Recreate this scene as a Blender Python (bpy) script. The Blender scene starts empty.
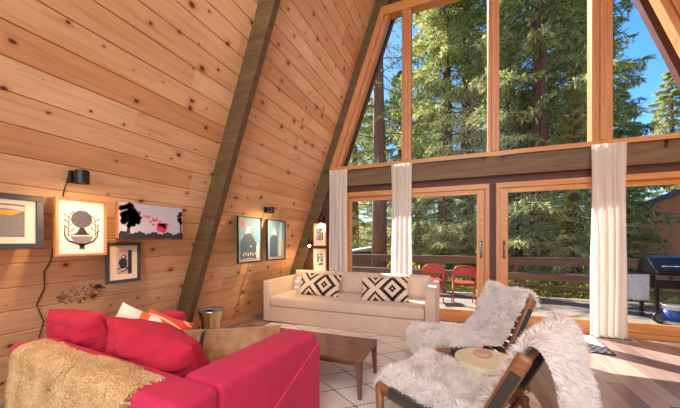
import bpy, math, random
from mathutils import Vector, Matrix, noise
PI = math.pi; R = math.radians
random.seed(7)
S = bpy.context.scene
C = S.collection
# ------------------------------------------------------------------ camera, sky, sun, added fill lights, exposure
cam = bpy.data.cameras.new('camera'); camo = bpy.data.objects.new('camera', cam); C.objects.link(camo)
camo.location = (0, 0, 1.2); camo.rotation_euler = (R(90), 0, R(21.85))
cam.sensor_width = 36; cam.lens = 36*292/680; cam.shift_y = 37/680; cam.clip_start = .02; cam.clip_end = 400
S.camera = camo
W = bpy.data.worlds.new('sky'); S.world = W; W.use_nodes = True
wn = W.node_tree.nodes; wl = W.node_tree.links
sky = wn.new('ShaderNodeTexSky'); sky.sky_type = 'NISHITA'; sky.sun_disc = False
sky.sun_elevation = R(42); sky.sun_rotation = R(-25); sky.altitude = 1900; sky.air_density = 1.0; sky.dust_density = .3; sky.ozone_density = 1.6
hs = wn.new('ShaderNodeHueSaturation'); hs.inputs['Saturation'].default_value = 1.3; wl.new(sky.outputs[0], hs.inputs['Color']); wl.new(hs.outputs[0], wn['Background'].inputs[0]); wn['Background'].inputs[1].default_value = .24
sd = bpy.data.lights.new('sun', 'SUN'); sun = bpy.data.objects.new('sun', sd); C.objects.link(sun)
sd.energy = 13.0; sd.angle = R(.6); sd.color = (1, .95, .87)
sun.rotation_euler = Vector((-.64, .46, .62)).to_track_quat('Z', 'Y').to_euler()
def area(name, loc, target, sx, sy, e, col):
    d = bpy.data.lights.new(name, 'AREA'); o = bpy.data.objects.new(name, d); C.objects.link(o)
    d.shape = 'RECTANGLE'; d.size = sx; d.size_y = sy; d.energy = e; d.color = col
    o.location = loc; o.rotation_euler = (Vector(loc)-Vector(target)).to_track_quat('Z', 'Y').to_euler(); return o
area('rear_fill_light', (.4, -3.5, 4.0), (-.2, 3.5, 1.2), 5.0, 6.5, 295, (1, .93, .87))  # added fill from behind the camera, no window is built there
area('overhead_fill_light', (.5, -.6, 4.6), (-.5, 2.2, .8), 2.0, 2.0, 45, (1, .88, .76))  # added warm fill from above, brightens the room without any lamp fitting
S.view_settings.view_transform = 'Standard'; S.view_settings.look = 'None'
S.view_settings.gamma = 1; S.view_settings.use_curve_mapping = False; S.view_settings.exposure = .37

# ------------------------------------------------------------------ materials
def srgb(r, g, b):
    f = lambda c: (c/255/12.92) if c/255 <= .04045 else ((c/255+.055)/1.055)**2.4
    return (f(r), f(g), f(b), 1)
class NT:
    def __init__(s, name):
        s.m = bpy.data.materials.new(name); s.m.use_nodes = True; s.t = s.m.node_tree; s.n = s.t.nodes; s.l = s.t.links
        s.b = s.n['Principled BSDF']; s.out = s.n['Material Output']
    def new(s, typ, **kw):
        o = s.n.new('ShaderNode'+typ)
        for k, v in kw.items(): setattr(o, k, v)
        return o
    def lk(s, a, b): s.l.new(a, b)
    def co(s, scale=(1, 1, 1), kind='Object', rot=(0, 0, 0)):
        tc = s.new('TexCoord'); mp = s.new('Mapping'); mp.inputs['Scale'].default_value = scale; mp.inputs['Rotation'].default_value = rot
        s.lk(tc.outputs[kind], mp.inputs[0]); return mp.outputs[0]
    def math(s, op, a, b=None, c=None):
        o = s.new('Math', operation=op)
        for i, v in enumerate((a, b, c)):
            if v is None: continue
            if isinstance(v, (int, float)): o.inputs[i].default_value = v
            else: s.lk(v, o.inputs[i])
        return o.outputs[0]
    def noise(s, vec, scale=5, detail=4, rough=.55, dist=0):
        o = s.new('TexNoise'); o.inputs['Scale'].default_value = scale; o.inputs['Detail'].default_value = detail
        o.inputs['Roughness'].default_value = rough; o.inputs['Distortion'].default_value = dist
        s.lk(vec, o.inputs['Vector']); return o.outputs[0]
    def ramp(s, fac, stops):
        o = s.new('ValToRGB'); s.lk(fac, o.inputs[0]); e = o.color_ramp.elements
        while len(e) < len(stops): e.new(.5)
        for i, (p, c) in enumerate(stops): e[i].position = p; e[i].color = c
        return o.outputs[0]
    def mix(s, fac, a, b, mode='MIX'):
        o = s.new('Mix', data_type='RGBA', blend_type=mode)
        for i, v in ((0, fac), (6, a), (7, b)):
            if isinstance(v, (int, float)): o.inputs[i].default_value = v
            elif isinstance(v, tuple): o.inputs[i].default_value = v
            else: s.lk(v, o.inputs[i])
        return o.outputs[2]
    def bump(s, h, strength=.3, dist=.01):
        o = s.new('Bump'); o.inputs['Strength'].default_value = strength; o.inputs['Distance'].default_value = dist
        s.lk(h, o.inputs['Height']); s.lk(o.outputs[0], s.b.inputs['Normal'])
    def base(s, c):
        if isinstance(c, tuple): s.b.inputs['Base Color'].default_value = c
        else: s.lk(c, s.b.inputs['Base Color'])
    def set(s, rough=.6, metal=0, spec=.5, sheen=0, trans=0):
        s.b.inputs['Roughness'].default_value = rough; s.b.inputs['Metallic'].default_value = metal
        s.b.inputs['Specular IOR Level'].default_value = spec; s.b.inputs['Sheen Weight'].default_value = sheen
        return s.m
def scl(c, k): return (min(1, c[0]*k), min(1, c[1]*k), min(1, c[2]*k), 1)
def plain(name, col, rough=.5, metal=0, var=.12, scale=30, bump=0, sheen=0, spec=.5):
    t = NT(name); v = t.co(); n = t.noise(v, scale, 3)
    t.base(t.ramp(n, [(.3, scl(col, 1-var)), (.7, scl(col, 1+var))]))
    if bump: t.bump(t.noise(v, scale*2, 4), bump, .004)
    return t.set(rough, metal, spec, sheen)
def wood(name, dark, light, axis='x', rough=.45, scale=1.0, coat=0):
    t = NT(name); k = {'x': (1, 14, 14), 'y': (14, 1, 14), 'z': (14, 14, 1)}[axis]
    v = t.co(tuple(q*scale for q in k)); n = t.noise(v, 2.2, 6, .6, 1.2); n2 = t.noise(t.co(tuple(q*scale*3 for q in k)), 6, 2)
    a = t.mix(.3, n, n2)
    t.base(t.ramp(a, [(.3, dark), (.5, tuple((dark[i]+light[i])/2 for i in range(3))+(1,)), (.68, light)]))
    t.bump(n, .12, .003); t.b.inputs['Coat Weight'].default_value = coat
    return t.set(rough)
def fabric(name, col, var=.1, weave=420, bump=.25, rough=.95, sheen=.3):
    t = NT(name); v = t.co(); n = t.noise(v, 7, 3); f = t.noise(v, weave, 1)
    c = t.ramp(n, [(.3, scl(col, 1-var)), (.7, scl(col, 1+var))]); t.base(t.mix(.15, c, t.ramp(f, [(.35, scl(col, .5)), (.65, scl(col, 1.5))])))
    t.bump(f, bump, .002); return t.set(rough, sheen=sheen)
PITCH = .176; PH = .06
def board_mat(name, tones, along, across, pitch, phase, knots=True, rough=.5, seglen=2.6, burl=None):
    """planks: 'along' axis index and 'across' axis index in object space"""
    t = NT(name); tc = t.new('TexCoord'); sp = t.new('SeparateXYZ'); t.lk(tc.outputs['Object'], sp.inputs[0])
    A = sp.outputs[along]; B = sp.outputs[across]
    idx = t.math('FLOOR', t.math('DIVIDE', t.math('SUBTRACT', B, phase), pitch))
    off = t.math('MULTIPLY', t.math('FRACT', t.math('MULTIPLY', idx, .6180)), seglen)
    seg = t.math('FLOOR', t.math('DIVIDE', t.math('ADD', A, off), seglen))
    cb = t.new('CombineXYZ'); t.lk(idx, cb.inputs[0]); t.lk(seg, cb.inputs[1])
    wn_ = t.new('TexWhiteNoise', noise_dimensions='2D'); t.lk(cb.outputs[0], wn_.inputs['Vector'])
    base = t.ramp(wn_.outputs['Value'], [(i/(len(tones)-1), c) for i, c in enumerate(tones)])
    g = t.new('CombineXYZ'); t.lk(A, g.inputs[0]); t.lk(t.math('MULTIPLY', B, 16), g.inputs[1]); t.lk(t.math('MULTIPLY', wn_.outputs['Value'], 37), g.inputs[2])
    gr = t.noise(g.outputs[0], 1.6, 6, .62, 1.0)
    c = t.mix(.55, base, t.ramp(gr, [(.3, (.62, .50, .38, 1)), (.55, (1, 1, 1, 1)), (.8, (1.0, .98, .92, 1))]), 'MULTIPLY')
    g3 = t.new('CombineXYZ'); t.lk(t.math('MULTIPLY', A, .9), g3.inputs[0]); t.lk(t.math('MULTIPLY', B, 1.4), g3.inputs[1]); t.lk(wn_.outputs['Value'], g3.inputs[2])
    c = t.mix(.5, c, t.ramp(t.noise(g3.outputs[0], 1.3, 2), [(.3, (.80, .72, .64, 1)), (.7, (1.08, 1.05, 1.0, 1))]), 'MULTIPLY')
    if knots:
        k = t.new('CombineXYZ'); t.lk(t.math('MULTIPLY', A, 4.6), k.inputs[0]); t.lk(t.math('MULTIPLY', B, 6.2), k.inputs[1]); t.lk(idx, k.inputs[2])
        dn = t.noise(k.outputs[0], 3, 2)
        vo = t.new('TexVoronoi', voronoi_dimensions='2D'); vo.inputs['Scale'].default_value = 1.0; vo.inputs['Randomness'].default_value = 1
        t.lk(k.outputs[0], vo.inputs['Vector'])
        d = t.math('ADD', vo.outputs['Distance'], t.math('MULTIPLY', t.math('SUBTRACT', dn, .5), .07))
        sepc = t.new('SeparateColor'); t.lk(vo.outputs['Color'], sepc.inputs[0])
        size = t.math('MULTIPLY', t.math('SUBTRACT', t.math('POWER', sepc.outputs[0], 2.2), .12), .19)       # many cells have none
        kf = t.math('SUBTRACT', 1, t.math('SMOOTH_MIN', 1.0, t.math('DIVIDE', d, t.math('MAXIMUM', size, .002)), .2))
        kf = t.math('MAXIMUM', kf, 0)
        halo = t.math('MAXIMUM', t.math('SUBTRACT', 1, t.math('DIVIDE', d, t.math('MAXIMUM', t.math('MULTIPLY', size, 2.6), .003))), 0)
        c = t.mix(t.math('MULTIPLY', halo, .6), c, srgb(168, 92, 42))
        c = t.mix(t.math('MINIMUM', t.math('MULTIPLY', kf, 2.2), .92), c, srgb(84, 42, 24))
    if burl:      # worm-like bark stain on one board
        bx = t.math('SUBTRACT', A, burl[0]); by = t.math('SUBTRACT', B, burl[1])
        rd = t.math('ADD', t.math('POWER', t.math('DIVIDE', bx, .17), 2), t.math('POWER', t.math('DIVIDE', by, .085), 2))
        bc = t.new('CombineXYZ'); t.lk(t.math('MULTIPLY', A, 14), bc.inputs[0]); t.lk(t.math('MULTIPLY', B, 26), bc.inputs[1])
        w = t.math('LESS_THAN', t.math('ABSOLUTE', t.math('SUBTRACT', t.noise(bc.outputs[0], 1, 3, .6, .8), .5)), .035)
        c = t.mix(t.math('MULTIPLY', t.math('MULTIPLY', w, t.math('LESS_THAN', rd, 1)), .85), c, srgb(58, 30, 34))
    t.base(c); t.bump(gr, .10, .002); return t.set(rough, spec=.4)

M = {}
M['wall'] = board_mat('knotty_pine_boards', [srgb(216, 168, 126), srgb(230, 188, 148), srgb(222, 176, 134), srgb(236, 200, 162), srgb(212, 160, 116)], 0, 1, PITCH, PH, burl=(1.42, .82))
M['floor'] = board_mat('oak_plank_floor', [srgb(126, 104, 100), srgb(170, 146, 138), srgb(146, 122, 116), srgb(190, 168, 158), srgb(134, 112, 108)], 1, 0, .13, 0, knots=False, rough=.2, seglen=1.3)
M['deck'] = board_mat('weathered_deck_boards', [srgb(118, 108, 102), srgb(144, 132, 122), srgb(130, 118, 110), srgb(154, 142, 130)], 0, 1, .145, 0, knots=False, rough=.8)
M['rafter'] = wood('stained_rafter', srgb(70, 50, 28), srgb(116, 92, 58), 'x', .6, .6)
M['beam'] = wood('stained_beam', srgb(84, 60, 40), srgb(128, 98, 66), 'x', .6, .5)
M['redbrown'] = wood('dark_redbrown_board', srgb(66, 30, 24), srgb(100, 52, 40), 'x', .6, .5)
M['fir'] = wood('oiled_fir_frame', srgb(184, 116, 60), srgb(214, 152, 92), 'x', .4, .7)
M['firz'] = wood('oiled_fir_post', srgb(176, 110, 66), srgb(208, 146, 98), 'z', .4, .7)
M['walnut'] = wood('walnut', srgb(92, 54, 42), srgb(146, 96, 76), 'x', .24, 1.2, .12)
M['walnutleg'] = wood('walnut_leg', srgb(84, 54, 38), srgb(124, 86, 62), 'z', .35, 1.2)
M['teak'] = wood('chair_wood', srgb(112, 68, 40), srgb(160, 108, 70), 'x', .38, 1.6)
M['darkdeck'] = wood('brown_stained_rail', srgb(96, 64, 48), srgb(140, 104, 82), 'x', .7, .5)
M['black'] = plain('black_metal', srgb(26, 25, 27), .4, 0, .15)
M['blackpl'] = plain('black_frame_paint', srgb(28, 27, 28), .35)
M['graphite'] = plain('grey_blue_frame_paint', srgb(58, 62, 74), .45)
M['mat'] = plain('picture_mat', srgb(232, 212, 196), .8, 0, .03)
M['paper'] = plain('print_paper', srgb(226, 220, 226), .7, 0, .03)
M['ink'] = plain('print_ink', srgb(48, 46, 54), .7, 0, .25, 300)
M['ink2'] = plain('print_grey_ink', srgb(128, 122, 122), .7, 0, .2, 200)
M['pink'] = plain('print_pink', srgb(224, 52, 98), .7, 0, .05)
M['lavender'] = plain('canvas_lilac_grey', srgb(196, 192, 208), .8, 0, .04, 8)
M['strap'] = fabric('dark_webbing', srgb(54, 50, 42), .2, 300)
M['redsofa'] = fabric('raspberry_red_cotton', srgb(200, 42, 84), .09, 300, sheen=.05)
M['redcush'] = fabric('red_cushion_cotton', srgb(192, 28, 60), .14, 300, sheen=.03)
M['beige'] = fabric('oatmeal_upholstery', srgb(212, 188, 168), .06, 260)
M['curtain'] = None
M['sheep'] = None
# curtain: diffuse + translucent cloth
def cloth_trans(name, col, k):
    t = NT(name); v = t.co(); t.n.remove(t.b)
    d = t.new('BsdfDiffuse'); tr = t.new('BsdfTranslucent'); ms = t.new('MixShader'); ms.inputs[0].default_value = k
    c = t.ramp(t.noise(v, 60, 3), [(.3, scl(col, .97)), (.7, scl(col, 1.02))])
    t.lk(c, d.inputs[0]); t.lk(c, tr.inputs[0]); t.lk(d.outputs[0], ms.inputs[1]); t.lk(tr.outputs[0], ms.inputs[2]); t.lk(ms.outputs[0], t.out.inputs[0]); return t.m
M['curtain'] = cloth_trans('linen_curtain', srgb(240, 230, 222), .34)
M['sheep'] = cloth_trans('white_sheepskin_wool', srgb(255, 250, 247), .35)
M['sheep2'] = cloth_trans('cream_sheepskin_wool', srgb(236, 206, 160), .18)
M['needles'] = None
def foliage(name, a, b, c, k=.35):
    t = NT(name); t.n.remove(t.b); v = t.co()
    oi = t.new('ObjectInfo'); gm = t.new('NewGeometry')
    n = t.noise(v, .8, 4); r = t.math('ADD', t.math('MULTIPLY', gm.outputs['Random Per Island'], .45), t.math('MULTIPLY', n, .6))
    r = t.math('ADD', r, t.math('MULTIPLY', t.math('SUBTRACT', oi.outputs['Random'], .5), .12))
    col = t.ramp(r, [(.22, a), (.48, b), (.78, c)])
    d = t.new('BsdfDiffuse'); tr = t.new('BsdfTranslucent'); ms = t.new('MixShader'); ms.inputs[0].default_value = k
    t.lk(col, d.inputs[0]); t.lk(col, tr.inputs[0]); t.lk(d.outputs[0], ms.inputs[1]); t.lk(tr.outputs[0], ms.inputs[2]); t.lk(ms.outputs[0], t.out.inputs[0]); return t.m
M['needles'] = foliage('fir_needles', srgb(92, 116, 78), srgb(170, 176, 112), srgb(240, 230, 168))
M['needles2'] = foliage('pine_needles', srgb(74, 104, 84), srgb(116, 142, 96), srgb(184, 184, 122))
M['leaf'] = foliage('shrub_leaves', srgb(116, 130, 56), srgb(190, 190, 84), srgb(240, 222, 120), .45)
M['bark'] = wood('pine_bark', srgb(78, 56, 48), srgb(150, 108, 90), 'z', .9, .35)
def glassmat():
    t = NT('window_glass'); t.n.remove(t.b)
    tr = t.new('BsdfTransparent'); gl = t.new('BsdfGlossy'); gl.inputs['Roughness'].default_value = .01
    lw = t.new('LayerWeight'); lw.inputs[0].default_value = .5; fz = t.math('ADD', t.math('MULTIPLY', t.math('POWER', lw.outputs['Facing'], 5), .5), .003); ms = t.new('MixShader'); tr.inputs[0].default_value = (.97, .98, .98, 1)
    t.lk(fz, ms.inputs[0]); t.lk(tr.outputs[0], ms.inputs[1]); t.lk(gl.outputs[0], ms.inputs[2]); t.lk(ms.outputs[0], t.out.inputs[0]); return t.m
M['glass'] = glassmat()
def emit(name, col, e):
    t = NT(name); t.b.inputs['Base Color'].default_value = col; t.b.inputs['Emission Color'].default_value = col; t.b.inputs['Emission Strength'].default_value = e; return t.m
M['glow'] = emit('warm_bulb', (1, .72, .36, 1), 5)
M['brass'] = plain('aged_brass', srgb(196, 168, 96), .28, .9, .12, 12)
M['brasstop'] = plain('pale_brass_top', srgb(236, 230, 196), .28, .1, .10, 6)
M['steel'] = plain('brushed_steel', srgb(150, 150, 155), .3, .9)
M['white'] = plain('white_paint', srgb(232, 230, 226), .5, 0, .04)
M['ground'] = plain('forest_floor', srgb(150, 138, 84), .95, 0, .5, 1.5, .5)
M['coral'] = plain('coral_red_metal', srgb(176, 62, 62), .4)
M['orangewall'] = wood('orange_cedar_siding', srgb(176, 98, 62), srgb(206, 128, 88), 'z', .8, .3)
M['roofgrey'] = plain('grey_roof', srgb(150, 148, 148), .8)

# ------------------------------------------------------------------ mesh helpers
class MB:
    def __init__(s): s.v = []; s.f = []
    def add(s, vs, fs):
        b = len(s.v); s.v += [tuple(q) for q in vs]; s.f += [tuple(i+b for i in f) for f in fs]; return s
    def box(s, x0, x1, y0, y1, z0, z1):
        return s.add([(x, y, z) for x in (x0, x1) for y in (y0, y1) for z in (z0, z1)],
                     [(0, 1, 3, 2), (4, 6, 7, 5), (0, 4, 5, 1), (2, 3, 7, 6), (0, 2, 6, 4), (1, 5, 7, 3)])
    def rbox(s, c, size, rot):
        m = rot if isinstance(rot, Matrix) else Matrix.Rotation(rot, 3, 'Z'); t = MB().box(*[q for d in size for q in (-d/2, d/2)])
        return s.add([Vector(c)+m @ Vector(q) for q in t.v], t.f)
    def bar(s, a, b, w, h, up=(0, 0, 1)):
        a = Vector(a); b = Vector(b); d = (b-a); L = d.length; d.normalize(); u = Vector(up); sd_ = d.cross(u).normalized(); u = sd_.cross(d)
        vs = [a+d*(L*t)+sd_*(w/2*i)+u*(h/2*j) for t in (0, 1) for i in (-1, 1) for j in (-1, 1)]
        return s.add(vs, [(0, 1, 3, 2), (4, 6, 7, 5), (0, 4, 5, 1), (2, 3, 7, 6), (0, 2, 6, 4), (1, 5, 7, 3)])
    def prism(s, pts, y0, y1):        # polygon in XZ pushed along Y
        n = len(pts); vs = [(x, y0, z) for x, z in pts]+[(x, y1, z) for x, z in pts]
        return s.add(vs, [tuple(range(n)), tuple(range(2*n-1, n-1, -1))]+[(i, i+n, (i+1) % n+n, (i+1) % n) for i in range(n)])
    def prismx(s, pts, x0, x1):       # polygon in YZ pushed along X
        n = len(pts); vs = [(x0, y, z) for y, z in pts]+[(x1, y, z) for y, z in pts]
        return s.add(vs, [tuple(range(n-1, -1, -1)), tuple(range(n, 2*n))]+[(i, (i+1) % n, (i+1) % n+n, i+n) for i in range(n)])
    def tube(s, pts, r, n=8, cap=True):
        pts = [Vector(p) for p in pts]; rs = r if isinstance(r, (list, tuple)) else [r]*len(pts); b = len(s.v)
        d0 = (pts[1]-pts[0]).normalized(); u = d0.orthogonal().normalized()
        for i, p in enumerate(pts):
            d = (pts[min(i+1, len(pts)-1)]-pts[max(i-1, 0)]).normalized(); u = (u-d*u.dot(d)).normalized(); w = d.cross(u)
            for k in range(n):
                a = 2*PI*k/n; s.v.append(tuple(p+(u*math.cos(a)+w*math.sin(a))*rs[i]))
        for i in range(len(pts)-1):
            for k in range(n):
                s.f.append((b+i*n+k, b+i*n+(k+1) % n, b+(i+1)*n+(k+1) % n, b+(i+1)*n+k))
        if cap: s.f.append(tuple(b+k for k in range(n-1, -1, -1))); s.f.append(tuple(b+(len(pts)-1)*n+k for k in range(n)))
        return s
    def lathe(s, prof, c=(0, 0, 0), n=32):
        b = len(s.v)
        for r, z in prof:
            for k in range(n): a = 2*PI*k/n; s.v.append((c[0]+r*math.cos(a), c[1]+r*math.sin(a), c[2]+z))
        for i in range(len(prof)-1):
            for k in range(n): s.f.append((b+i*n+k, b+i*n+(k+1) % n, b+(i+1)*n+(k+1) % n, b+(i+1)*n+k))
        if prof[0][0] > 1e-4: s.f.append(tuple(b+k for k in range(n-1, -1, -1)))
        if prof[-1][0] > 1e-4: s.f.append(tuple(b+(len(prof)-1)*n+k for k in range(n)))
        return s
    def grid(s, fn, nu, nv, wrap=False):
        b = len(s.v)
        for i in range(nu+1):
            for j in range(nv+1): s.v.append(tuple(fn(i/nu, j/nv)))
        for i in range(nu):
            for j in range(nv): a = b+i*(nv+1)+j; s.f.append((a, a+nv+1, a+nv+2, a+1))
        return s
    def disc(s, c, r, nrm='y', n=14, sx=1, sy=1):
        b = len(s.v); s.v.append(tuple(c))
        for k in range(n):
            a = 2*PI*k/n; p, q = r*sx*math.cos(a), r*sy*math.sin(a)
            s.v.append((c[0]+p, c[1], c[2]+q) if nrm == 'y' else (c[0], c[1]+p, c[2]+q) if nrm == 'x' else (c[0]+p, c[1]+q, c[2]))
        for k in range(n): s.f.append((b, b+1+k, b+1+(k+1) % n))
        return s
    def build(s, name, mat, parent=None, smooth=False, bevel=0, seg=2, solid=0, sub=0, kind=None):
        me = bpy.data.meshes.new(name); me.from_pydata(s.v, [], s.f); me.validate(); me.update()
        o = bpy.data.objects.new(name, me); C.objects.link(o); me.materials.append(mat)
        if smooth: me.polygons.foreach_set('use_smooth', [True]*len(me.polygons))
        if solid: q = o.modifiers.new('solid', 'SOLIDIFY'); q.thickness = solid; q.offset = 0
        if bevel: q = o.modifiers.new('bevel', 'BEVEL'); q.width = bevel; q.segments = seg; q.limit_method = 'ANGLE'; q.angle_limit = R(40)
        if sub: q = o.modifiers.new('sub', 'SUBSURF'); q.levels = sub; q.render_levels = sub
        if parent: o.parent = parent
        if kind: o['kind'] = kind
        return o
def tag(o, label, cat, group=None, kind=None):
    o['label'] = label; o['category'] = cat
    if group: o['group'] = group
    if kind: o['kind'] = kind
    return o
def thing(name, loc, label=None, cat=None, rz=0, group=None, kind=None):
    o = bpy.data.objects.new(name, None); C.objects.link(o); o.empty_display_size = .1
    o.location = loc; o.rotation_euler = (0, 0, rz)
    if label: o['label'] = label
    if cat: o['category'] = cat
    if group: o['group'] = group
    if kind: o['kind'] = kind
    return o
def struct(name): return thing(name, (0, 0, 0), kind='structure')
def copy_tree(o, parent=None):
    c = o.copy(); C.objects.link(c); c.parent = parent
    for ch in list(o.children): copy_tree(ch, c)
    return c

# ------------------------------------------------------------------ the A-frame shell
X0 = -3.086; K = 2.79; XC = .48; XR = 2*XC-X0; D = 4.74; RIDGE = (XC-X0)*K; ANG = math.atan(K)
def wl_(z): return X0+z/K
def wr_(z): return XR-z/K
YB = -3.6
MB().box(X0-.3, XR+.3, YB, D+.02, -.12, 0).build('floor', M['floor'], kind='structure')
# plank walls: real boards with V-groove gaps, local x along the room, local y up the slope
def plank_wall(name, mirror, y0, y1, vis=True):
    m = MB(); L = RIDGE/math.sin(ANG); s_ = PH-PITCH
    while s_ < L:
        a = max(s_+.0032, 0); b = min(s_+PITCH-.0032, L)
        if b > a+.01:
            e = .004
            m.add([(x, y, z) for x in (y0, y1) for y, z in ((a, -.03), (a, -e), (a+e, 0), (b-e, 0), (b, -e), (b, -.03))],
                  [(0, 1, 7, 6), (1, 2, 8, 7), (2, 3, 9, 8), (3, 4, 10, 9), (4, 5, 11, 10), (5, 4, 3, 2, 1, 0), (6, 7, 8, 9, 10, 11)])
        s_ += PITCH
    m.box(y0, y1, 0, L, -.08, -.012)
    o = m.build(name, M['wall'], kind='structure')
    u = Vector((0, 1, 0)); v = Vector((1/K, 0, 1)).normalized(); n = u.cross(v)
    if mirror: u = Vector((0, 1, 0)); v = Vector((-1/K, 0, 1)).normalized(); n = u.cross(v)
    mm = Matrix((u, v, n)).transposed().to_4x4(); mm.translation = Vector((XR if mirror else X0, 0, 0)); o.matrix_world = mm
    return o
wlobj = plank_wall('wall_left', False, YB, D)
wrobj = plank_wall('wall_right', True, YB, D)
# flip normal side of the left wall thickness (boards face the room on both)
# rafters (two visible, one at each gable corner)
def rafter(name, y0, y1, depth, left=True, ztop=RIDGE-.3):
    if left: pts = [(wl_(0), 0), (wl_(0)+depth, 0), (wl_(ztop)+depth, ztop), (wl_(ztop), ztop)]
    else: pts = [(wr_(0)-depth, 0), (wr_(0), 0), (wr_(ztop), ztop), (wr_(ztop)-depth, ztop)]
    o = MB().prism(pts, y0, y1).build(name, M['rafter'], bevel=.004, kind='structure'); return o
rafter('trim_1', 2.365, 2.445, .205)
rafter('trim_2', 4.66, D+.02, .235)
rafter('trim_3', 2.365, 2.445, .205, False)
rafter('trim_4', 4.66, D+.02, .235, False)
rafter('trim_9', -.02, .06, .205); rafter('trim_10', -.02, .06, .205, False)
# gable wall pieces
Z1, Z2, Z3 = 2.03, 2.41, 5.0
g = MB(); g.prism([(wl_(0), 0), (-1.80, 0), (-1.80, Z1), (wl_(Z1), Z1)], D, D+.1)
g.prism([(2.98, 0), (wr_(0), 0), (wr_(Z1), Z1), (2.98, Z1)], D, D+.1)
g.prism([(wl_(Z1), Z1), (wr_(Z1), Z1), (wr_(Z2), Z2), (wl_(Z2), Z2)], D, D+.1)
g.prism([(wl_(Z3), Z3), (wr_(Z3), Z3), (XC, RIDGE)], D, D+.1)
g.build('wall_gable', M['redbrown'], kind='structure')
MB().prism([(wl_(2.13)+.235, 2.13), (wr_(2.13)-.235, 2.13), (wr_(2.41)-.235, 2.41), (wl_(2.41)+.235, 2.41)], 4.655, D).build('trim_5', M['beam'], bevel=.004, kind='structure')
# upper gable window
w1 = struct('window_1'); FO = .150; FI = .326; yf0, yf1 = 4.645, D+.07
MB().prism([(wl_(2.405)+FO, 2.405), (wr_(2.405)-FO, 2.405), (wr_(2.47)-FO, 2.47), (wl_(2.47)+FO, 2.47)], yf0, yf1).build('sill_frame', M['fir'], w1, bevel=.004)
MB().prism([(wl_(4.86)+FO, 4.86), (wr_(4.86)-FO, 4.86), (wr_(Z3)-FO, Z3), (wl_(Z3)+FO, Z3)], yf0, yf1).build('head_frame', M['fir'], w1, bevel=.004)
for a, b, y in ((FO, FO+.10, yf0), (FO+.10, FI, yf0+.03)):
    MB().prism([(wl_(2.47)+a, 2.47), (wl_(2.47)+b, 2.47), (wl_(4.86)+b, 4.86), (wl_(4.86)+a, 4.86)], y, yf1).build('rake_frame', M['firz'], w1, bevel=.004)
    MB().prism([(wr_(2.47)-b, 2.47), (wr_(2.47)-a, 2.47), (wr_(4.86)-a, 4.86), (wr_(4.86)-b, 4.86)], y, yf1).build('rake_frame', M['firz'], w1, bevel=.004)
for a, b in ((-.815, -.672), (.41, .555), (1.598, 1.812)):
    m = MB().box(a, b, yf0+.02, yf1, 2.47, 4.86); c_ = (a+b)/2
    m.box(c_-.028, c_+.028, yf0-.012, yf0+.03, 2.47, 4.86); m.build('mullion', M['firz'], w1, bevel=.006)
def pane(parent, pts): MB().prism(pts, D+.03, D+.036).build('pane', M['glass'], parent)
pane(w1, [(wl_(2.47)+FI, 2.47), (-.815, 2.47), (-.815, 4.86), (wl_(4.86)+FI, 4.86)])
pane(w1, [(-.672, 2.47), (.41, 2.47), (.41, 4.86), (-.672, 4.86)])
pane(w1, [(.555, 2.47), (1.598, 2.47), (1.598, 4.86), (.555, 4.86)])
pane(w1, [(1.812, 2.47), (wr_(2.47)-FI, 2.47), (wr_(4.86)-FI, 4.86), (1.812, 4.86)])
# the two sliding doors
def handle(parent, x, y):
    m = MB(); m.box(x-.016, x+.016, y-.006, y, .95, 1.20); m.tube([(x, y, .975), (x, y-.04, .99), (x, y-.045, 1.075), (x, y-.04, 1.16), (x, y, 1.175)], .009, 8)
    h = m.build('handle', M['steel'], parent, smooth=True)
def sliding(name, x0, x1, glasses, hx):
    d = struct(name)
    MB().box(x0, x1, 4.70, D+.09, 1.955, 2.03).build('head_jamb', M['fir'], d, bevel=.004)
    MB().box(x0, x1, 4.70, D+.09, 0, .055).build('threshold', M['fir'], d, bevel=.004)
    MB().box(x0, x0+.06, 4.70, D+.09, .055, 1.955).build('jamb', M['firz'], d, bevel=.004)
    MB().box(x1-.06, x1, 4.70, D+.09, .055, 1.955).build('jamb', M['firz'], d, bevel=.004)
    for i, (a, b, ea, eb, y) in enumerate(glasses):
        p = MB(); p.box(a-ea, a, y, y+.045, .055, 1.955).box(b, b+eb, y, y+.045, .055, 1.955).box(a, b, y, y+.045, .055, .17).box(a, b, y, y+.045, 1.885, 1.955)
        q = p.build('sash', M['fir'], d, bevel=.004)
        MB().box(a, b, y+.02, y+.026, .17, 1.885).build('pane', M['glass'], q)
        if hx[i] is not None: handle(q, hx[i], y)
    return d
sliding('door_1', -1.80, .433, [(-1.70, -.80, .04, .09, 4.775), (-.72, .272, .09, .10, 4.725)], (None, .325))
sliding('door_2', .516, 2.98, [(.669, 1.68, .093, .09, 4.725), (1.86, 2.88, .10, .04, 4.775)], (.622, None))
MB().box(.433, .516, 4.72, D+.05, 0, 2.03).build('trim_6', M['redbrown'], kind='structure')
MB().box(X0+.02, -1.80, 4.72, D, 0, .09).build('baseboard_gable', M['redbrown'], bevel=.003, kind='structure')
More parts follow.
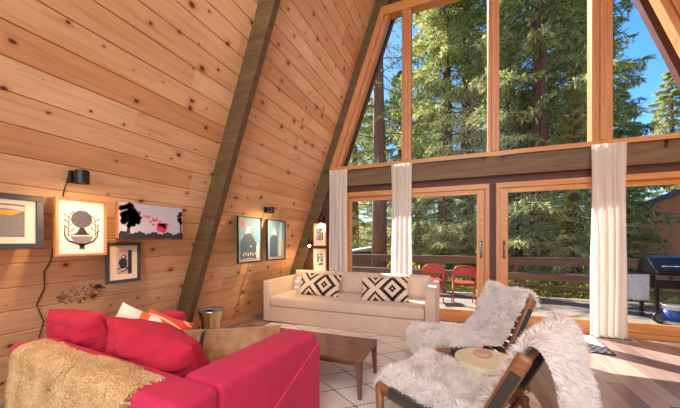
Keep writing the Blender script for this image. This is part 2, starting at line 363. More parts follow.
# roof overhang outside: soffit boards and barge rafters
for nm, sgn in (('trim_7', 1), ('trim_8', -1)):
    f = (lambda z, o: wr_(z)-o) if sgn > 0 else (lambda z, o: wl_(z)+o)
    o = MB()
    zt = RIDGE-.05
    o.prism([(f(-.6, .25), -.6), (f(-.6, 0), -.6), (f(zt, 0), zt), (f(zt, .25), zt)], 5.04, 5.14)
    o.build(nm, M['redbrown'], bevel=.004, kind='structure')
    # boards, each across the slope, running outwards
    m = MB(); z = -.6
    while z < zt-.1:
        za, zb = z+.004, z+.15
        m.prism([(f(za, -.02), za), (f(zb, -.02), zb), (f(zb, .0), zb), (f(za, .0), za)] if sgn > 0 else [(f(za, .0), za), (f(zb, .0), zb), (f(zb, -.02), zb), (f(za, -.02), za)], D+.1, 5.14); z += .155
    m.prism([(f(-.6, -.02), -.6), (f(-.6, -.08), -.6), (f(zt, -.08), zt), (f(zt, -.02), zt)], D+.1, 5.14)
    m.build('ceiling' if sgn > 0 else 'ceiling', wood('soffit_boards', srgb(150, 108, 66), srgb(190, 150, 100), 'y', .7) , kind='structure')

# floor vent by the door
fv = tag(thing('floor_vent', (1.785, 4.565, 0)), 'dark slotted floor vent with pale frame beside the sliding door', 'vent') or None
fv = [o for o in C.objects if o.name == 'floor_vent'][0]
m = MB(); m.box(-.20, .20, -.055, -.038, 0, .006).box(-.20, .20, .038, .055, 0, .006).box(-.20, -.175, -.038, .038, 0, .006).box(.175, .20, -.038, .038, 0, .006); m.build('vent_frame', plain('tan_vent_paint', srgb(196, 176, 160), .5), fv)
m = MB(); m.box(-.175, .175, -.038, .038, 0, .001)
for k in range(3): m.box(-.175, .175, -.028+k*.024, -.018+k*.024, 0, .004)
m.build('grille', M['black'], fv)

# ------------------------------------------------------------------ curtains and rods
def curtain(x0, x1, folds, seed, label, zb=.02, zt=2.40, y=4.56):
    rnd = random.Random(seed); ph = rnd.random()*6
    def f(u, v):
        z = zt+(zb-zt)*v; a = .016+.028*min(1, v*2.0)
        w = (x1-x0); px = x0+u*w
        s1 = math.sin(u*folds*2*PI+ph+.5*math.sin(v*3+seed)+1.3*math.sin(u*4+seed+v)); s2 = .18*math.sin(u*folds*3.3*PI+seed+v)
        sq = 1-.06*math.sin(PI*min(v*1.6, 1))
        return ((x0+x1)/2+(px-(x0+x1)/2)*sq+.008*math.cos(u*folds*4*PI+ph), y+a*(s1+s2)+(.006*math.sin(u*60) if v < .05 else 0), z)
    m = MB().grid(f, 90, 30); o = m.build('curtain', M['curtain'], smooth=True)
    return tag(o, label, 'curtain', 'linen curtains on the gable doors')
curtain(-2.03, -1.70, 4, 1, 'pale linen curtain at far left, beside the two small framed prints')
curtain(-.955, -.63, 4, 5, 'pale linen curtain behind the white sofa, second from the left')
curtain(1.565, 1.91, 4, 9, 'pale backlit linen curtain reaching the floor at the right, by the grill')
for a, b, bx, lab in ((-2.14, .40, (.36, -.86), 'thin black curtain rod above the left sliding door'), (.50, 2.95, (.60, 2.3), 'thin black curtain rod above the right sliding door')):
    r = thing('curtain_rod', ((a+b)/2, 4.585, 2.385), lab, 'curtain rod', group='curtain rods under the upper window')
    c0 = (a+b)/2
    MB().tube([(a-c0, 0, 0), (b-c0, 0, 0)], .007, 8).build('rod', M['black'], r, smooth=True)
    for x in bx:
        MB().box(x-c0-.011, x-c0+.011, .055, .067, -.075, .02).box(x-c0-.006, x-c0+.006, 0, .06, -.006, .006).build('bracket', M['black'], r)

# ------------------------------------------------------------------ rugs
def rugmat():
    t = NT('cream_rug_dotted_diamonds'); tc = t.new('TexCoord'); mp = t.new('Mapping'); t.lk(tc.outputs['Object'], mp.inputs[0])
    sp = t.new('SeparateXYZ'); t.lk(mp.outputs[0], sp.inputs[0]); x, y = sp.outputs[0], sp.outputs[1]
    wob = t.math('MULTIPLY', t.math('SUBTRACT', t.noise(tc.outputs['Object'], 9, 2), .5), .012)
    def lines(k, dashk):
        a = t.math('ADD', t.math('ADD', x, t.math('MULTIPLY', y, k)), wob); P = .45
        f = t.math('ABSOLUTE', t.math('SUBTRACT', t.math('FRACT', t.math('DIVIDE', a, P)), .5))
        on = t.math('LESS_THAN', f, .028)
        b = t.math('DIVIDE', t.math('SUBTRACT', t.math('MULTIPLY', x, k), y), 1.66)
        dd = t.math('LESS_THAN', t.math('FRACT', t.math('DIVIDE', b, .026)), .60)
        return t.math('MULTIPLY', on, dd)
    l = t.math('MAXIMUM', lines(1.33, 1), lines(-1.33, 1))
    v = t.co(); n = t.noise(v, 4, 3)
    c = t.ramp(n, [(.3, srgb(216, 202, 190)), (.7, srgb(236, 226, 220))]); t.base(t.mix(t.math('MULTIPLY', l, .93), c, srgb(34, 32, 44)))
    t.bump(t.noise(v, 260, 2), .5, .006); return t.set(1.0, sheen=.3)
o = MB().box(-1.5, 1.5, -1.05, 1.05, 0, .012).build('area_rug', rugmat(), bevel=.004); o.location = (-.95, 2.65, .001); o.rotation_euler = (0, 0, R(4))
tag(o, 'cream rug with black dotted diamond lines under the coffee table', 'rug')
def runnermat():
    t = NT('blue_white_woven_runner'); tc = t.new('TexCoord'); sp = t.new('SeparateXYZ'); t.lk(tc.outputs['Object'], sp.inputs[0]); x, y = sp.outputs[0], sp.outputs[1]
    n = t.math('MULTIPLY', t.math('SUBTRACT', t.noise(tc.outputs['Object'], 12, 2), .5), .03)
    a = t.math('FRACT', t.math('DIVIDE', t.math('ADD', t.math('ADD', x, t.math('MULTIPLY', t.math('PINGPONG', y, .05), 1.1)), n), .062))
    e = t.math('GREATER_THAN', t.math('ABSOLUTE', y), .335); e2 = t.math('GREATER_THAN', t.math('ABSOLUTE', x), .435)
    c = t.mix(t.math('LESS_THAN', a, .40), srgb(214, 218, 226), srgb(62, 76, 104)); c = t.mix(t.math('MAXIMUM', e, e2), c, srgb(40, 42, 52))
    t.base(c); t.bump(t.noise(t.co(), 300, 2), .4, .004); return t.set(1.0)
o = MB().box(-.45, .45, -.35, .35, 0, .010).build('door_mat', runnermat(), bevel=.003); o.location = (1.12, 4.28, .001); o.rotation_euler = (0, 0, R(-4))
tag(o, 'blue and white woven mat with dark edge in front of the right door', 'mat')

# ------------------------------------------------------------------ coffee table
ct = thing('coffee_table', (-1.36, 2.305, 0), 'low walnut coffee table with tapered legs between the two sofas', 'table', rz=R(1))
hw, hd, zt = .70, .25, .313
MB().box(-hw, hw, -hd, hd, zt-.026, zt).build('tabletop', M['walnut'], ct, bevel=.005)
m = MB(); i = .035
m.box(-hw+i, hw-i, -hd+i, -hd+i+.018, zt-.062, zt-.026).box(-hw+i, hw-i, hd-i-.018, hd-i, zt-.062, zt-.026)
m.box(-hw+i, -hw+i+.018, -hd+i, hd-i, zt-.062, zt-.026).box(hw-i-.018, hw-i, -hd+i, hd-i, zt-.062, zt-.026); m.build('apron', M['walnutleg'], ct)
for sx in (-1, 1):
    for sy in (-1, 1):
        x, y = sx*(hw-.022), sy*(hd-.020); m = MB()
        pr = [(.030, zt-.028), (.027, zt-.06), (.021, zt-.10), (.017, .12), (.0135, .0125)]
        for k in range(len(pr)-1):
            (a, za), (b, zb) = pr[k], pr[k+1]
            m.add([(x-sx*(a-.017)+i_*a, y-sy*(a-.017)+j_*a, za) for i_, j_ in ((-1, -1), (1, -1), (1, 1), (-1, 1))]+[(x-sx*(b-.017)+i_*b, y-sy*(b-.017)+j_*b, zb) for i_, j_ in ((-1, -1), (1, -1), (1, 1), (-1, 1))],
                  [(3, 2, 1, 0), (4, 5, 6, 7), (0, 1, 5, 4), (1, 2, 6, 5), (2, 3, 7, 6), (3, 0, 4, 7)])
        m.build('leg', M['walnutleg'], ct, bevel=.004)
bk = thing('book', (-1.34, 2.12, .3135), 'blue and white book lying on the coffee table', 'book', rz=R(20))
MB().box(-.10, .10, -.07, .07, 0, .003).box(-.10, .10, -.07, .07, .019, .022).box(-.10, -.096, -.07, .07, 0, .022).build('cover', plain('blue_cover', srgb(60, 84, 160), .4), bk)
MB().box(-.095, .096, -.066, .066, .003, .019).build('pages', M['paper'], bk)

# ------------------------------------------------------------------ pillow / cushion helper
def sgnpow(a, p): return math.copysign(abs(a)**p, a)
def pillow_mesh(w, h, t, pinch=.06, seed=0, n=26, wr=.0, round_=.0):
    """X width, Z height, Y thickness; centred"""
    m = MB(); rnd = random.Random(seed); o3 = Vector((rnd.random()*50, rnd.random()*50, 0))
    def side(sg):
        def f(u, v):
            a, b = 2*u-1, 2*v-1
            e = max(0, (1-a**4))*max(0, (1-b**4)); th = (e**.55)*t/2
            px = a*(1-pinch*(1-abs(b)**2)*abs(a)); pz = b*(1-pinch*(1-abs(a)**2)*abs(b))
            if round_: 
                k = 1-round_*(abs(a)*abs(b))**2.2; px *= k; pz *= k
            wn = (noise.noise(Vector((a*1.7, b*1.7, sg*3))+o3)+.28*noise.noise(Vector((a*2.2+b*3, b*7-a*3, sg*5))+o3))*wr*(e**.4) if wr else 0
            return (px*w/2, sg*(th+wn), pz*h/2)
        return f
    m.grid(side(1), n, n); b = len(m.v); m2 = MB().grid(side(-1), n, n); m.add(m2.v, [tuple(reversed(f)) for f in m2.f]); return m
def place(o, loc, rz=0, tilt=0, roll=0):
    # width along x, leaning back by tilt, rolled in its own plane, then turned about the vertical
    o.matrix_world = Matrix.Translation(loc) @ Matrix.Rotation(rz, 4, 'Z') @ Matrix.Rotation(tilt, 4, 'X') @ Matrix.Rotation(roll, 4, 'Y'); return o
def seam(w, h, pinch, r=.004):
    pts = []
    for k in range(64):
        t = k/64*4; s_ = int(t); f = t-s_; a, b = [(-1+2*f, -1), (1, -1+2*f), (1-2*f, 1), (-1, 1-2*f)][s_]
        pts.append((a*(1-pinch*(1-b*b)*abs(a))*w/2, 0, b*(1-pinch*(1-a*a)*abs(b))*h/2))
    return MB().tube(pts+[pts[0]], r, 6, False)

# ------------------------------------------------------------------ raspberry sofa (seen from behind)
RS = thing('sofa', (-2.42, .85, 0), 'raspberry red fabric loveseat seen from behind, nearest seat at the left', 'sofa', rz=R(-4))
SW, SD, SH = 1.5, 1.0, .60
def soft(m, name, parent, mat, bevel=.03, seg=4): return m.build(name, mat, parent, bevel=bevel, seg=seg, smooth=True)
soft(MB().box(.0, SW, .0, .20, .06, SH), 'back', RS, M['redsofa'], .035)
soft(MB().box(.0, .21, .19, SD, .06, SH), 'armrest', RS, M['redsofa'], .035)
soft(MB().box(SW-.25, SW, .19, SD, .06, SH), 'armrest', RS, M['redsofa'], .035)
soft(MB().box(.205, SW-.245, .19, SD-.04, .06, .26), 'base', RS, M['redsofa'], .015)
soft(MB().box(.215, SW-.255, .20, SD-.01, .262, .40), 'seat_cushion', RS, M['redsofa'], .04)
# slipcover pleat hanging from the outer side of the near arm
MB().prismx([(SD+.003, .54), (SD+.003, .07), (.02, .07), (.02, .12), (.55, .335)], SW-.01, SW+.012).build('cover_flap', M['redsofa'], RS, bevel=.008, seg=3)
for x in (.07, SW-.07):
    for y in (.07, SD-.07): MB().lathe([(.022, 0), (.03, .065)], (x, y, 0), 12).build('foot', M['walnutleg'], RS)
def rs(x, y, z): v = Matrix.Rotation(R(-4), 3, 'Z') @ Vector((x, y, 0)); return (-2.42+v.x, .85+v.y, z)
RED = 'loose raspberry back cushions of the red loveseat'
o = pillow_mesh(.66, .44, .23, .06, 3, n=44, wr=.05).build('cushion', M['redcush'], smooth=True); place(o, rs(.15, .33, .545), R(-4), R(22), R(-3))
tag(o, 'plump raspberry back cushion at the wall end of the loveseat, above the cream sheepskin', 'cushion', RED)
o = pillow_mesh(.76, .46, .25, .06, 8, n=44, wr=.055).build('cushion', M['redcush'], smooth=True); place(o, rs(.85, .36, .52), R(-7), R(24), R(4))
tag(o, 'plump raspberry back cushion beside the near armrest, right of the other red cushion', 'cushion', RED)
# printed and striped cushions
def stripemat(name, base, line, per, width, rot, curve=0.0):
    t = NT(name); v = t.co((1, 1, 1)); sp = t.new('SeparateXYZ'); t.lk(v, sp.inputs[0])
    a = t.math('ADD', t.math('ADD', t.math('MULTIPLY', sp.outputs[0], math.cos(rot)), t.math('MULTIPLY', sp.outputs[2], math.sin(rot))), t.math('MULTIPLY', t.math('MULTIPLY', sp.outputs[0], sp.outputs[0]), curve))
    f = t.math('LESS_THAN', t.math('FRACT', t.math('DIVIDE', a, per)), width)
    t.base(t.mix(f, base, line)); t.bump(t.noise(t.co(), 300, 1), .3, .002); return t.set(.95, sheen=.2)
o = pillow_mesh(.36, .36, .13, .08, 11, wr=.01).build('cushion', stripemat('white_with_orange_circles', srgb(232, 226, 222), srgb(232, 108, 50), .21, .30, R(10), 1.2), smooth=True)
place(o, (-2.18, 1.41, .52), R(50), R(-20), R(28)); tag(o, 'white cushion with orange shapes, standing on a corner by the far armrest', 'cushion')
o = pillow_mesh(.36, .36, .13, .08, 12, wr=.01).build('cushion', stripemat('orange_with_white_stripes', srgb(226, 78, 44), srgb(236, 196, 180), .062, .22, R(80), .8), smooth=True)
place(o, (-2.07, 1.53, .465), R(35), R(-24), R(22)); tag(o, 'orange-red cushion with thin pale stripes on the red loveseat', 'cushion')
# brown velvet lumbar cushion with black band
t = NT('tan_velvet_black_band'); sp = t.new('SeparateXYZ'); t.lk(t.co(), sp.inputs[0])
f = t.math('LESS_THAN', t.math('ABSOLUTE', t.math('ADD', sp.outputs[0], .055)), .013)
nn = t.noise(t.co((5, 5, 3)), 2.4, 4)
t.base(t.mix(f, t.ramp(nn, [(.3, srgb(128, 86, 50)), (.7, srgb(186, 142, 96))]), srgb(24, 20, 20))); vm = t.set(.7, sheen=.6)
o = pillow_mesh(.84, .36, .18, .07, 15, wr=.03).build('cushion', vm, smooth=True); place(o, (-1.43, 1.42, .468), R(26), R(-16), R(-1))
tag(o, 'long tan velvet lumbar cushion with a black band on the red loveseat', 'cushion')

# ------------------------------------------------------------------ white / oatmeal sofa
WS = thing('sofa', (-1.465, 4.15, 0), 'oatmeal three-seat sofa with slim square arms against the glass doors', 'sofa')
hw = 1.222; fy = -.53; by = .42
soft(MB().box(-hw, -hw+.115, fy, by, .015, .61), 'armrest', WS, M['beige'], .012)
soft(MB().box(hw-.115, hw, fy, by, .015, .61), 'armrest', WS, M['beige'], .012)
soft(MB().box(-hw+.115, hw-.115, by-.15, by, .05, .58), 'back', WS, M['beige'], .02)
soft(MB().box(-hw+.117, hw-.117, fy+.004, by-.15, .015, .235), 'base', WS, M['beige'], .01)
o = soft(MB().box(-hw+.12, hw-.12, fy-.012, by-.14, .238, .385), 'seat_cushion', WS, M['beige'], .035, 5)
MB().tube([(-hw+.15, fy-.010, .265), (hw-.15, fy-.010, .265)], .004, 6).build('piping', M['beige'], o)
MB().tube([(-hw+.15, fy-.006, .362), (hw-.15, fy-.006, .362)], .004, 6).build('piping', M['beige'], o)
for x, wd in ((-.74, .76), (0, .74), (.74, .76)):
    p = pillow_mesh(wd, .36, .20, .01, int(x*10)+30, wr=.012, round_=.03).build('back_cushion', M['beige'], WS, smooth=True)
    p.location = (x, by-.22, .535); p.rotation_euler = (R(-12), 0, 0)
for x in (-hw+.08, hw-.08):
    for y in (fy+.07, by-.07): MB().box(x-.02, x+.02, y-.02, y+.02, .0, .016).build('foot', M['walnutleg'], WS)
def kilim(name, u0):
    t = NT(name); sp = t.new('SeparateXYZ'); t.lk(t.co(), sp.inputs[0]); st = .021
    def snap(a): return t.math('MULTIPLY', t.math('FLOOR', t.math('ADD', t.math('DIVIDE', a, st), .5)), st)
    u = snap(t.math('SUBTRACT', sp.outputs[0], u0)); v = snap(sp.outputs[2])
    um = t.math('PINGPONG', t.math('ADD', u, .0), .235)
    d = t.math('ADD', um, t.math('ABSOLUTE', v))
    b1 = t.math('MULTIPLY', t.math('GREATER_THAN', d, .010), t.math('LESS_THAN', d, .062))
    b2 = t.math('MULTIPLY', t.math('GREATER_THAN', d, .122), t.math('LESS_THAN', d, .172))
    b3 = t.math('MULTIPLY', t.math('GREATER_THAN', d, .262), t.math('LESS_THAN', d, .312))
    b4 = t.math('MULTIPLY', t.math('GREATER_THAN', d, .345), t.math('LESS_THAN', d, .40))
    f = t.math('MAXIMUM', t.math('MAXIMUM', b1, b2), t.math('MAXIMUM', b3, b4))
    t.base(t.mix(f, srgb(228, 204, 178), srgb(26, 24, 28))); t.bump(t.noise(t.co(), 300, 1), .4, .003); return t.set(.95)
KIL = 'black and cream kilim cushions on the oatmeal sofa'
for x, y, z, rz, rl, u0, lab in ((-1.93, 3.98, .54, R(4), R(3), .10, 'black and cream diamond kilim cushion at the left end of the oatmeal sofa'),
                             (-.93, 3.95, .535, R(3), R(-3), .12, 'black and cream diamond kilim cushion at the right side of the oatmeal sofa')):
    p = pillow_mesh(.66, .35, .14, .06, 40, wr=.008).build('cushion', kilim('kilim_weave', u0), smooth=True); place(p, (x, y, z), rz, R(-20), rl); tag(p, lab, 'cushion', KIL)
m = MB()
for k in range(8):
    for j in range(5): 
        a = k/8*2*PI; m.lathe([(.001, -.028), (.02, -.02), (.029, 0), (.02, .02), (.001, .028)], (-.13+.05*math.cos(a)*(1.4 if j % 2 else .7)+.004*j, .05*math.sin(a)*(1.2 if j % 2 else .6), -.09+.045*j), 8)
p = m.build('cushion', M['sheep'], smooth=True); p.location = (-2.16, 4.02, .52); tag(p, 'small cream pompom-textured cushion half hidden behind the left kilim cushion', 'cushion')

# ------------------------------------------------------------------ lounge chairs with webbing
CW, CD = .64, .764
def side_pts(): return None
def lounge(loc, ang, label):
    c = thing('lounge_chair', (0, 0, 0), label, 'chair', rz=ang, group='wooden lounge chairs with sheepskins')
    cx, cy = .38, CW/2; rot = Matrix.Rotation(ang, 3, 'Z'); p = Vector(loc)+rot @ Vector((cx, cy, 0)); c.location = p
    def L(x, y, z): return (x-cx, y-cy, z)
    for sgn, y in ((1, .025), (-1, CW-.025)):
        # front leg, seat rail, back rail, rear leg
        MB().tube([L(.03, y, 0), L(.027, y, .18), L(.022, y, .335)], [.017, .023, .026], 12).build('leg', M['teak'], c, smooth=True)
        MB().tube([L(.74, y, 0), L(.66, y, .15), L(.60, y, .27)], [.015, .021, .025], 12).build('leg', M['teak'], c, smooth=True)
        MB().bar(L(.0, y, .33), L(.64, y, .262), .040, .058).build('seat_rail', M['teak'], c, bevel=.018, seg=4, smooth=True)
        MB().bar(L(.085, y, .322), L(.54, y, .273), .047, .064).build('rail_wrap', M['strap'], c, bevel=.016, seg=3, smooth=True)
        MB().bar(L(.535, y, .215), L(.775, y, .725), .040, .062, (1, 0, 0)).build('back_rail', M['teak'], c, bevel=.018, seg=4, smooth=True)
        MB().bar(L(.592, y, .335), L(.745, y, .655), .047, .050, (1, 0, 0)).build('rail_wrap', M['strap'], c, bevel=.014, seg=3, smooth=True)
    for a, b in (((.03, .32)), ((.60, .27)), ((.765, .69))):
        MB().tube([L(a, .03, b), L(a, CW-.03, b)], .014, 10).build('cross_bar', M['teak'], c, smooth=True)
    m = MB()
    n = 9
    for k in range(n):
        t0 = .09+k*.05; z = .338-.106*t0
        m.add([L(t0, .02, z), L(t0+.04, .02, z-.004), L(t0+.04, CW-.02, z-.004), L(t0, CW-.02, z)], [(0, 1, 2, 3)])
    m.build('seat_webbing', M['strap'], c, solid=.004)
    m = MB()
    for k in range(7):
        t0 = .12+k*.105; x = .545+.24*t0; z = .215+.51*t0; x2 = .545+.24*(t0+.08); z2 = .215+.51*(t0+.08)
        m.add([L(x-.02, .02, z), L(x2-.02, .02, z2), L(x2-.02, CW-.02, z2), L(x-.02, CW-.02, z)], [(0, 1, 2, 3)])
    m.build('back_webbing', M['strap'], c, solid=.004)
    return c, rot
# sheepskin: base hide plus tapered wool locks
def sheepskin(fn, nu, nv, mat, label, locks, ln, seed, inside, droop=.5, wid=.0026, up=None, group=None):
    rnd = random.Random(seed); m = MB(); P = {}
    def pt(u, v): return Vector(fn(u, v))
    def nrm(u, v):
        e = .01; a = pt(min(u+e, 1), v)-pt(max(u-e, 0), v); b = pt(u, min(v+e, 1))-pt(u, max(v-e, 0)); n = a.cross(b)
        return n.normalized() if n.length > 1e-9 else Vector((0, 0, 1))
    ids = {}
    for i in range(nu+1):
        for j in range(nv+1):
            if inside(i/nu, j/nv): ids[i, j] = len(m.v); m.v.append(tuple(pt(i/nu, j/nv)+nrm(i/nu, j/nv)*.004))
    for i in range(nu):
        for j in range(nv):
            q = [(i, j), (i+1, j), (i+1, j+1), (i, j+1)]
            if all(k in ids for k in q): m.f.append(tuple(ids[k] for k in q))
    cnt = 0
    while cnt < locks:
        u, v = rnd.random(), rnd.random()
        if not inside(u, v): continue
        p = pt(u, v); n = nrm(u, v); cnt += 1
        clump = noise.noise_vector(p*9+Vector((seed, 0, 0)))
        d = (n+clump*1.1+Vector((rnd.gauss(0, .35), rnd.gauss(0, .35), rnd.gauss(0, .35)))+Vector((0, 0, -droop*.35))).normalized()
        if d.dot(n) < .12: d = (d+n*(.25-d.dot(n))).normalized()
        L_ = ln*rnd.uniform(.65, 1.25); side = d.cross(Vector((rnd.gauss(0, 1), rnd.gauss(0, 1), rnd.gauss(0, 1)))).normalized()*wid*rnd.uniform(.6, 1.3)
        d2 = (d+Vector((0, 0, -droop))+clump*.5+n*.15).normalized()
        a = p; b_ = p+d*L_*.5; c_ = b_+d2*L_*.55
        k = len(m.v); m.v += [tuple(a-side*.6), tuple(a+side*.6), tuple(b_+side), tuple(b_-side), tuple(c_)]
        m.f += [(k, k+1, k+2, k+3), (k+3, k+2, k+4)]
    o = m.build('sheepskin_throw', mat, smooth=True)
    return tag(o, label, 'sheepskin', group)
def path_fn(pts):
    P = [Vector((x, 0, z)) for x, z in pts]; L_ = [0]
    for i in range(1, len(P)): L_.append(L_[-1]+(P[i]-P[i-1]).length)
    T = L_[-1]
    def q(i): return P[max(0, min(len(P)-1, i))]
    def f(u):
        s_ = u*T; i = 0
        while i < len(P)-2 and L_[i+1] < s_: i += 1
        t = (s_-L_[i])/(L_[i+1]-L_[i]); a, b, c, d = q(i-1), q(i), q(i+1), q(i+2)
        return .5*((2*b)+(c-a)*t+(2*a-5*b+4*c-d)*t*t+(3*b-a-3*c+d)*t**3)
    return f
def chair_skin(cloc, ang, pts, y0, y1, label, locks, seed, sag=.0, ln=.045, flare=None):
    f = path_fn(pts); rot = Matrix.Rotation(ang, 3, 'Z'); base = Vector(cloc)
    def fn(u, v):
        q = f(u); w0, w1 = (y0, y1)
        if flare: w0, w1 = flare(u, y0, y1)
        y = w0+(w1-w0)*v; q = Vector((q.x, y, q.z-.03*sag*(1-abs(2*v-1))+.008*math.sin(v*9+u*7)-(.045*max(0, 1-v/.12)*(1 if u < .42 else 0))))
        return base+rot @ q
    def inside(u, v):
        e = .05*noise.noise(Vector((u*7, v*5, seed)))+.02*noise.noise(Vector((u*25, v*18, seed)))
        a = abs(2*v-1); b = abs(2*u-1)
        return a**16+b**24 < 1+e*2.0
    return sheepskin(fn, 70, 30, M['sheep'], label, locks, ln, seed, inside, group='white sheepskins on the lounge chairs')
aA = R(26); FA = Vector((-.125, 2.36, .0125)); aB = R(-25); FB = Vector((-.455, 1.674, .0125))
lounge(FA, aA, 'far wooden lounge chair draped in white sheepskin, its back toward the glass doors')
lounge(FB, aB, 'nearest wooden lounge chair draped in white sheepskin, cut by the bottom edge')
pA = [(-.055, .20), (-.045, .30), (-.005, .375), (.08, .385), (.25, .368), (.42, .352), (.525, .352), (.575, .40), (.625, .485), (.68, .59), (.735, .70), (.765, .76), (.80, .75), (.825, .69), (.83, .62)]
chair_skin(FA, aA, pA, .055, .62, 'shaggy white sheepskin on the far lounge chair', 30000, 2, .3, .038)
pB = [(-.02, .33), (.0, .365), (.06, .385), (.25, .368), (.42, .352), (.525, .352), (.575, .40), (.625, .485), (.68, .59), (.735, .70), (.765, .76), (.81, .755), (.85, .68), (.87, .58), (.885, .45), (.90, .30), (.915, .16)]
chair_skin(FB, aB, pB, .05, .575, 'shaggy white sheepskin on the nearest chair, hanging down behind its back', 46000, 5, .3, .045,
           lambda u, a, b: (a+.05*max(0, (u-.62))*2, b+.20*max(0, (u-.5))*2))
# cream sheepskin over the back of the red sofa
f = path_fn([(.15, .616), (.12, .617), (.10, .616), (.07, .616), (.02, .615), (-.025, .575), (-.035, .45), (-.04, .3), (-.045, .12)])
rs_rot = Matrix.Rotation(R(-4), 3, 'Z')
def fnS(u, v):
    q = f(u); w0 = .10+.02*math.sin(u*5); w1 = 1.27-.10*u
    return Vector((-2.42, .85, 0))+rs_rot @ Vector((w0+(w1-w0)*v, q.x, q.z+.006*math.sin(v*11)))
def insS(u, v):
    e = .05*noise.noise(Vector((u*6, v*6, 3)))+.02*noise.noise(Vector((u*25, v*18, 3)))
    return u > .03+e*.6 and abs(2*v-1) < .96+e
def fnS2(u, v): return fnS(u, 1-v)
sheepskin(fnS2, 60, 40, M['sheep2'], 'long-haired cream sheepskin over the back of the red loveseat', 40000, .062, 9, lambda u, v: insS(u, 1-v), .55, .0036)

# ------------------------------------------------------------------ side table and coaster
st = thing('side_table', (.175, 2.17, .030), 'round brass drum side table between the two lounge chairs', 'table')
MB().lathe([(.001, .355), (.188, .355), (.190, .36), (.190, .386), (.186, .388), (.001, .385)], n=48).build('tabletop', M['brasstop'], st, smooth=False, bevel=.001)
MB().lathe([(.10, -.0175), (.105, .01), (.07, .03), (.06, .14), (.07, .24), (.12, .31), (.165, .355)], n=40).build('pedestal', M['brass'], st, smooth=True)
o = MB().lathe([(.001, 0), (.052, 0), (.055, .004), (.055, .020), (.051, .025), (.001, .026)], n=32).build('trinket_box', wood('pale_wood_box', srgb(190, 140, 116), srgb(226, 190, 170), 'x', .5), smooth=False, bevel=.002)
o.location = (.165, 2.225, .4183); tag(o, 'small round pale wooden box on the brass side table', 'box')
# hourglass metal stool near the wall, magazine on top
hs = thing('stool', (-2.66, 2.60, -.012), 'shiny brass hourglass stool beside the dark rafter, behind the red loveseat', 'stool')
HS = plain('polished_brass', srgb(216, 198, 156), .16, 1.0, .08, 5)
MB().lathe([(.150, 0), (.152, .006), (.145, .03), (.125, .09), (.105, .17), (.105, .24), (.118, .31), (.138, .375), (.150, .402), (.152, .41)], n=48).build('body', HS, hs, smooth=True)
MB().lathe([(.001, .405), (.150, .405), (.153, .410), (.150, .416), (.001, .416)], n=48).build('seat', M['steel'], hs)
mg = thing('magazine', (-2.64, 2.61, .4045), 'glossy folded magazine lying on the brass stool', 'magazine', rz=R(20))
MB().grid(lambda u, v: ((u-.5)*.22, (v-.5)*.15, .004+.016*math.sin(u*PI)**2), 12, 2).build('pages', M['paper'], mg, solid=.004)
MB().grid(lambda u, v: ((u-.5)*.22, (v-.5)*.15, .0085+.0165*math.sin(u*PI)**2), 12, 2).build('cover', plain('magazine_cover', srgb(110, 88, 104), .2, 0, .7, 18), mg, solid=.002)

# ------------------------------------------------------------------ pictures: local frame X = to the right along the wall, Y = out of the wall, Z up
def picture(name, loc, w, h, fw, fd, fmat, label, rz, cat='picture', mat=None, group=None, backmat=None, glaze=True):
    o = thing(name, loc, label, cat, rz=rz, group=group)      # origin: bottom centre, back face
    m = MB(); m.box(-w/2, w/2, 0, fd, 0, fw).box(-w/2, w/2, 0, fd, h-fw, h).box(-w/2, -w/2+fw, 0, fd, fw, h-fw).box(w/2-fw, w/2, 0, fd, fw, h-fw)
    m.build('frame', fmat, o, bevel=.002)
    MB().box(-w/2+fw, w/2-fw, 0, fd*.45, fw, h-fw).build('mount', backmat or M['mat'], o)
    return o
# left-wall pictures look along +X; local X must run along -Y seen from the room: rz=-90 puts local Y on +X and local X on -Y
RW = R(-90)
def wallpic(y0, y1, z0, z1, x, *a, **k): return picture('framed_picture', (x, (y0+y1)/2, z0), y1-y0, z1-z0, *a, rz=RW, **k)
def fl(parent, name, mat, y, shapes):   # flat printed shapes on one thin sheet; local X is mirrored so that +s runs to the viewer's right
    m = MB()
    for sh in shapes:
        pts = sh; n = len(pts); m.add([(-px, y, pz) for px, pz in pts], [tuple(range(n))])
    return m.build(name, mat, parent, solid=.0006)
def circ(cx, cz, r, n=18, sx=1, sz=1, jag=0, seed=0):
    rr = random.Random(seed); return [(cx+r*sx*(1+jag*rr.uniform(-1, 1))*math.cos(2*PI*k/n), cz+r*sz*(1+jag*rr.uniform(-1, 1))*math.sin(2*PI*k/n)) for k in range(n)]
def rect(x0, x1, z0, z1): return [(x0, z0), (x1, z0), (x1, z1), (x0, z1)]
def stroke(pts, w0, w1=None):
    out = []; w1 = w0 if w1 is None else w1
    for i in range(len(pts)-1):
        (a, b), (c, d) = pts[i], pts[i+1]; l = math.hypot(c-a, d-b) or 1; nx, nz = -(d-b)/l, (c-a)/l; t0 = i/(len(pts)-1); t1 = (i+1)/(len(pts)-1)
        wa = w0+(w1-w0)*t0; wb = w0+(w1-w0)*t1; out.append([(a+nx*wa/2, b+nz*wa/2), (a-nx*wa/2, b-nz*wa/2), (c-nx*wb/2, d-nz*wb/2), (c+nx*wb/2, d+nz*wb/2)])
    return out
WX = -2.50
